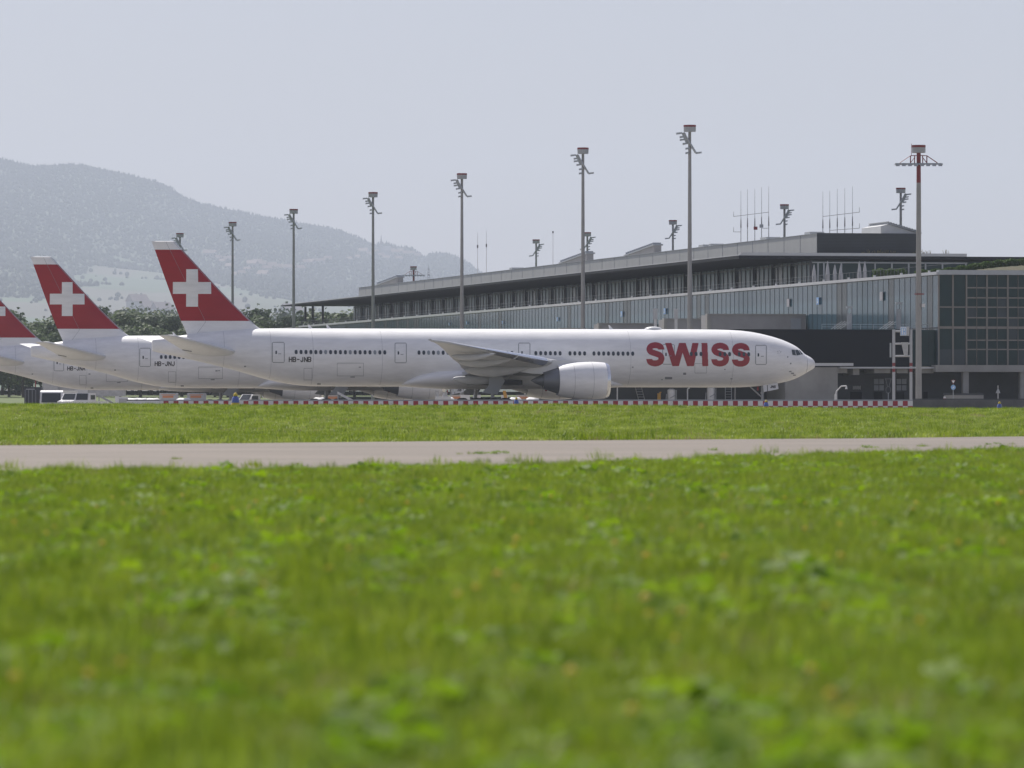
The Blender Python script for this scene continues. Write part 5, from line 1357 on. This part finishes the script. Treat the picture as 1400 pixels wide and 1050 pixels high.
mb = MB(); mb.box(-.6, .55, -.02, -.004, 1.35, 1.6); mb.box(-.75, .75, -.015, -.003, 1.66, 1.72); mb.build('orange_print', M['orange'], al)
mb = MB(); mb.box(-1, 1, -.05, 1.55, .3, .44); mb.build('dolly_frame', M['steel_d'], al)
for i, (px, lab) in enumerate(((230, 'alloy cargo container with orange print, left one'), (268, 'alloy cargo container with orange print, right one'))):
    o = al if i == 0 else copy_tree(al); o.location = G(px, 604); o.scale = (1.0, 1, 1); o['label'] = lab; o['group'] = 'cargo containers with orange print'
for i, (px, D, lab) in enumerate(((436, 705, 'covered baggage dolly behind the second airliner main gear'), (612, 690, 'covered baggage dolly just left of the nearest main gear'), (704, 700, 'covered baggage dolly under the nearest wing root'), (728, 700, 'covered baggage dolly just behind the exhaust of the near engine'))):
    o = copy_tree(dl); o.location = G(px, D); o.scale = (1, 1, 1.15); o['label'] = lab; o['group'] = 'baggage dollies under the airliners'
for i, (px, D, lab) in enumerate(((455, 715, 'orange marked alloy container under the second airliner belly'), (626, 705, 'orange marked alloy container left of the nearest main gear'), (716, 715, 'orange marked alloy container under the nearest wing root'))):
    o = copy_tree(al); o.location = G(px, D); o['label'] = lab; o['group'] = 'cargo containers under the airliners'
# passenger stairs
def stairs(px, D, lab, sc=1.0, flip=1, mt='mwhite'):
    t = thing('boarding_stairs', lab, 'stairs', G(px, D)); t.scale = (sc*flip, sc, sc)
    mb = MB()
    for y in (-.7, .7): mb.hexa([(-2.2, y-.05, 2.6), (2.0, y-.05, .4), (2.0, y+.05, .4), (-2.2, y+.05, 2.6), (-2.2, y-.05, 3.0), (2.0, y-.05, .8), (2.0, y+.05, .8), (-2.2, y+.05, 3.0)])
    mb.build('side_beam', M[mt], t)
    mb = MB()
    for k in range(13): x = lerp(1.9, -2.1, k/12); z = lerp(.55, 2.8, k/12); mb.box(x-.16, x+.16, -.65, .65, z-.03, z)
    mb.build('steps', M['galv'], t)
    mb = MB(); mb.box(-2.9, -1.2, -.8, .8, .4, .75); mb.tube((-2.1, -.6, .7), (-2.1, -.6, 2.6), .06, n=6); mb.tube((-2.1, .6, .7), (-2.1, .6, 2.6), .06, n=6); mb.build('chassis', M['greydoor'], t)
    for x in (-2.5, 1.6):
        mb = MB(); mb.tube((x, -.75, .3), (x, -.55, .3), .3, n=12); mb.build('wheel', M['tyre'], t)
stairs(150, 690, 'dark boarding stairs right of the service truck', .62, 1, 'greydoor'); stairs(480, 662, 'light boarding stairs under the wing of the second airliner', .72)
# boarding bridge of the far stand
bb = thing('boarding_bridge', 'grey boarding bridge tunnel seen under the farthest tail', 'boarding bridge', G(90, 860))
mb = MB(); mb.box(-3.4, -1.0, -2, 2, 1.5, 4.8); mb.box(-1.0, 9.0, -1.2, 1.2, 1.9, 3.9); mb.build('tunnel', M['container'], bb)
mb = MB(); mb.box(-.2, .4, -.3, .3, 0, 4.2); mb.box(-1.0, 1.3, -.4, .4, .8, 1.1); mb.build('support_leg', M['mwhite'], bb)
mb = MB(); mb.box(1.4, 3.4, -1.3, -1.21, 1.6, 2.9); mb.build('hood', M['mwhite'], bb)
# tank trailer and boxes near the main gear
tk_ = thing('service_unit', 'pale service unit with hoses behind the main gear', 'service unit', G(607, 668))
mb = MB(); mb.box(-1.0, .8, -.8, .8, .4, 1.6); mb.build('body', M['mwhite'], tk_)
mb = MB(); mb.tube((-.8, -.3, 1.6), (-.8, -.3, 2.3), .2, n=10); mb.tube((.1, -.3, 1.6), (.1, -.3, 2.1), .3, n=10); mb.build('tank', M['container'], tk_)
for x in (-.7, .5):
    mb = MB(); mb.tube((x, -.82, .3), (x, -.7, .3), .3, n=12); mb.build('wheel', M['tyre'], tk_)
for px, lab, wd in ((636, 'white box cart left of the main gear under the belly', 1.1), (652, 'pale box cart behind the main gear wheels', .9), (690, 'pale box cart right of the grey gear door', .8)):
    t = thing('box_cart', lab, 'cart', G(px, 655 if px != 690 else 660), 0, 'box carts near the main gear')
    mb = MB(); mb.box(-wd/2, wd/2, 0, 1.2, .35, 1.75); mb.build('box', M['vwhite'], t)
    mb = MB(); mb.tube((-wd*.3, 0, .2), (-wd*.3, .15, .2), .2, n=10); mb.tube((wd*.3, 0, .2), (wd*.3, .15, .2), .2, n=10); mb.build('wheel_pair', M['tyre'], t)
ld = thing('belt_loader', 'amber belt loader arm right of the grey gear door', 'loader', G(692, 652))
mb = MB(); mb.hexa([(-.1, -.3, .6), (.35, -.3, .5), (.35, .3, .5), (-.1, .3, .6), (-.4, -.3, 2.2), (-.05, -.3, 2.25), (-.05, .3, 2.25), (-.4, .3, 2.2)]); mb.build('arm', M['amber'], ld)
mb = MB(); mb.box(-.7, .9, -.5, .5, .3, .8); mb.build('chassis', M['mred'], ld)
for x in (-.45, .6):
    mb = MB(); mb.tube((x, -.52, .28), (x, -.4, .28), .28, n=12); mb.build('wheel', M['tyre'], ld)
# equipment between engine and nose
for px, lab, kind_ in ((881, 'leaning pale ladder under the forward belly', 'ladder'), (918, 'white cylinder tank with small pipes under the lettering', 'tank'), (972, 'taller white cylinder tank with pipes below the last letters', 'tank'), (996, 'narrow dark ladder frame under the forward fuselage', 'ladder')):
    if kind_ == 'tank':
        t = thing('storage_tank', lab, 'tank', G(px, 643), 0, 'white cylinder tanks under the belly'); h_ = 2.5 if px == 972 else 2.3
        mb = MB(); mb.tube((0, 0, .2), (0, 0, h_), .46, n=18); mb.tube((0, 0, h_), (0, 0, h_+.15), .44, .2, n=18); mb.build('vessel', M['vwhite'], t, smooth=True, auto=40)
        mb = MB(); mb.tube((.55, -.3, .2), (.55, -.3, h_), .05, n=6); mb.tube((-.15, -.5, h_*.6), (.5, -.4, h_*.75), .05, n=6); mb.tube((-.7, -.2, .2), (-.55, -.2, h_*.8), .05, n=6); mb.build('pipe', M['galv'], t)
    else:
        t = thing('ladder', lab, 'ladder', G(px, 644), 0, 'ladders under the belly')
        for dx in (-.35, .35):
            mb = MB(); mb.tube((dx, 0, 0), (dx-(.7 if px < 900 else 0), .4, 2.7), .045, n=6); mb.build('rail', M['concrete'] if px < 900 else M['galv'], t)
        mb = MB()
        for k in range(8): x = -(.7 if px < 900 else 0)*k/8; mb.tube((x-.35, .4*k/8, .3+.3*k), (x+.35, .4*k/8, .3+.3*k), .03, n=5)
        mb.build('rungs', M['galv'], t)
for px, h_, lab, m_ in ((844, 2.6, 'thin pale post under the belly just right of the engine', 'mwhite'), (940, 2.4, 'bent white pipe post under the lettering', 'mwhite'), (1005, 2.6, 'thin grey post under the forward fuselage', 'mast'), (901, 1.9, 'amber post beside the white tank under the lettering', 'amber')):
    t = thing('service_post', lab, 'post', G(px, 642), 0, 'thin service posts behind the forward fuselage')
    mb = MB(); mb.tube((0, 0, 0), (0, 0, h_), .07 if m_ != 'amber' else .2, n=8); mb.build('shaft', M[m_], t)
    mb = MB(); mb.tube((0, 0, h_), (.25, 0, h_+.15), .07, n=8); mb.box(-.12, .12, -.12, .12, 0, .12); mb.build('bracket', M[m_], t)
# docking guidance posts rising above the fuselage
for px, top, lab in ((896, 422, 'white docking post above the fuselage, left of the pair'), (924.3, 422, 'white docking post above the fuselage, right of the pair')):
    D = 690.0; t = thing('docking_post', lab, 'post', G(px, D), 0, 'white docking posts above the fuselage'); h_ = CZ+(HY-top)*D/F
    mb = MB(); mb.box(-.17, .17, -.17, .17, 0, h_-1.3); mb.build('shaft', M['mwhite'], t)
    mb = MB(); mb.box(-.24, .24, -.24, .24, h_-1.3, h_); mb.build('head', M['trim'], t)
# portal sign frame with display
fr = thing('display_gantry', 'white two-post gantry with red bands and a blue display', 'gantry', G(1233.5, 600))
sc_ = 600/F
for px in (1222, 1245.5):
    x = (px-1233.5)*sc_; zt = CZ+(HY-450.5)*sc_
    p_ = MB(); p_.tube((x, 0, 0), (x, 0, zt), .15, n=14); post = p_.build('post', M['gantry'], fr, smooth=True, auto=40)
    for ya, yb in ((496, 500.5), (504, 508.5)):
        mb = MB(); mb.tube((x, 0, CZ+(HY-yb)*sc_), (x, 0, CZ+(HY-ya)*sc_), .156, n=14); mb.build('red_band', M['mred'], post, smooth=True, auto=40)
for y, xa, xb in ((453, 1222, 1232), (470, 1222, 1245), (486.8, 1222, 1245)):
    mb = MB(); mb.tube(((xa-1233.5)*sc_, 0, CZ+(HY-y)*sc_), ((xb-1233.5)*sc_, 0, CZ+(HY-y)*sc_), .10, n=10); mb.build('crossbar', M['gantry'], fr, smooth=True, auto=40)
mb = MB(); mb.box((1231-1233.5)*sc_, (1243-1233.5)*sc_, -.3, .35, CZ+(HY-459)*sc_, CZ+(HY-446.5)*sc_); mb.hexa([((a-1233.5)*sc_, y, CZ+(HY-b_)*sc_) for b_, aa_ in ((487, (1236.5, 1241)), (468, (1232.5, 1241.5))) for a, y in ((aa_[0], -.25), (aa_[1], -.25), (aa_[1], .25), (aa_[0], .25))]); hb = mb.build('display_housing', M['container'], fr)
mb = MB(); mb.box((1231.2-1233.5)*sc_, (1239-1233.5)*sc_, -.34, -.305, CZ+(HY-458.6)*sc_, CZ+(HY-446.9)*sc_); sp = mb.build('display_panel', M['signblue'], hb)
mb = MB()
for a, b_, c_, d_ in ((1232.4, 1234.2, 449, 457), (1235.2, 1236.8, 449, 452.5), (1235.2, 1236.8, 454, 457), (1231.4, 1238.8, 447.2, 448.2), (1231.4, 1238.8, 457.6, 458.3), (1237.9, 1238.8, 448.2, 457.6)): mb.box((a-1233.5)*sc_, (b_-1233.5)*sc_, -.36, -.345, CZ+(HY-d_)*sc_, CZ+(HY-c_)*sc_)
mb.build('display_figure', M['signwhite'], sp)
mb = MB(); mb.box((1216.5-1233.5)*sc_, (1218.7-1233.5)*sc_, -.06, .06, CZ+(HY-488.5)*sc_, CZ+(HY-469)*sc_); mb.build('side_panel', M['galv'], fr)
# curved white lamp
cl = thing('curved_lamp', 'white bent-neck lamp in front of the dark undercroft', 'lamp', G(1142.5, 600))
mb = MB(); pth = [(0, 0), (.05, .85), (.2, 1.35), (.9, 1.95), (1.1, 2.02), (1.75, 2.02)]; s2 = 600/F
mb.tube((0, 0, .0), (0, 0, CZ+(HY-539)*s2), .13, n=10)
q = [(1142.5, 541), (1143.5, 535), (1150, 528), (1157.5, 527.6)]
for a, b_ in zip(q[:-1], q[1:]): mb.tube(((a[0]-1142.5)*s2, 0, CZ+(HY-a[1])*s2), ((b_[0]-1142.5)*s2, 0, CZ+(HY-b_[1])*s2), .065, n=8)
mb.build('bent_neck', M['mwhite'], cl, smooth=True, auto=50)
mb = MB(); mb.tube((1.13, 0, CZ+(HY-528)*s2), (1.12, 0, CZ+(HY-532)*s2), .07, .14, n=10); mb.build('lamp_head', M['mwhite'], cl)
# low wall and traffic signs before the undercroft
lw = thing('low_wall', 'pale low wall section with a dark cap below the give-way sign', 'wall', G(1318, 640))
mb = MB(); mb.box(-2.2, 2.2, 0, .6, 0, 1.7); mb.build('wall_body', M['concrete'], lw); mb = MB(); mb.box(-2.25, 2.25, -.05, .65, 1.705, 1.9); mb.build('cap', M['steel_d'], lw)
sg = thing('give_way_sign', 'white triangle sign above a round blue sign on one post', 'traffic sign', G(1303.3, 632)); s3 = 632/F; Z = lambda y: CZ+(HY-y)*s3
mb = MB(); mb.tube((0, .06, 0), (0, .06, Z(519)), .04, n=8); mb.build('post', M['galv'], sg)
mb = MB(); mb.loft([[(-.27, y, Z(519.5)), (.27, y, Z(519.5)), (0, y, Z(525.5))] for y in (0, .03)]); tr = mb.build('triangle_rim', M['mred'], sg)
mb = MB(); mb.loft([[(-.18, y, Z(520.2)), (.18, y, Z(520.2)), (0, y, Z(524.2))] for y in (-.02, -.004)]); mb.build('white_field', M['signwhite'], tr)
mb = MB(); mb.tube((0, .03, Z(529.6)), (0, 0, Z(529.6)), .27, n=20); rb = mb.build('round_plate', M['signblue'], sg)
mb = MB(); mb.hexa([(-.12, -.02, Z(530.8)), (-.02, -.02, Z(531.4)), (-.02, -.004, Z(531.4)), (-.12, -.004, Z(530.8)), (.04, -.02, Z(528.2)), (.14, -.02, Z(528.8)), (.14, -.004, Z(528.8)), (.04, -.004, Z(528.2))]); mb.build('arrow', M['signwhite'], rb)
sg = thing('back_of_sign', 'grey back of a triangular sign at the right', 'traffic sign', G(1364.5, 632))
mb = MB(); mb.tube((0, 0, 0), (0, 0, Z(527)), .04, n=8); mb.build('post', M['mwhite'], sg)
mb = MB(); mb.loft([[(-.27, y, Z(537.5)), (.27, y, Z(537.5)), (0, y, Z(530))] for y in (-.05, -.08)]); mb.build('sign_plate', M['greydoor'], sg)
cn = thing('warning_marker', 'tiny red and white marker at the foot of the low wall', 'marker', G(1291.5, 600))
mb = MB(); mb.tube((0, 0, .9), (0, 0, 1.5), .2, .1, n=10); mb.build('cone_body', M['mwhite'], cn); mb = MB(); mb.tube((0, 0, 1.1), (0, 0, 1.3), .19, .16, n=10); mb.build('red_band', M['mred'], cn)
mb = MB(); mb.box(-.25, .25, -.25, .25, 0, .9); mb.build('foot', M['concrete'], cn)
# mirrored traffic mirror / pole frame in the undercroft
ps = thing('round_mirror_post', 'thin grey post with an oval hoop in the dark undercroft', 'post', G(1214.5, 640)); s4 = 640/F; Z4 = lambda y: CZ+(HY-y)*s4
mb = MB(); mb.tube((0, 0, 0), (0, 0, Z4(537)), .05, n=6)
for k in range(16):
    a, b_ = 2*math.pi*k/16, 2*math.pi*(k+1)/16; mb.tube((.27*math.cos(a), 0, Z4(533)+.38*math.sin(a)), (.27*math.cos(b_), 0, Z4(533)+.38*math.sin(b_)), .02, n=4)
mb.tube((-.1, 0, Z4(528)), (-.3, 0, Z4(518)), .02, n=4); mb.tube((.1, 0, Z4(528)), (.3, 0, Z4(518)), .02, n=4); mb.tube((-.4, 0, Z4(518)), (.4, 0, Z4(518)), .02, n=4)
mb.build('hoop', M['greydoor'], ps)

# ------------------------------------------------------------------ haze
mb = MB(); mb.box(-4600, 4600, -360, 20600, -3.0, 890.0)
hzm = bpy.data.materials.new('haze_air'); hzm.use_nodes = True; n = hzm.node_tree; n.nodes.clear()
pv_ = n.nodes.new('ShaderNodeVolumePrincipled'); pv_.inputs['Color'].default_value = (0.72, 0.79, 0.93, 1)
pv_.inputs['Density'].default_value = 0.000061; pv_.inputs['Anisotropy'].default_value = 0.15
ho = n.nodes.new('ShaderNodeOutputMaterial'); n.links.new(pv_.outputs[0], ho.inputs['Volume'])
haze = mb.build('haze', hzm); tag(haze, 'pale summer haze over the airfield', None, None, 'stuff')
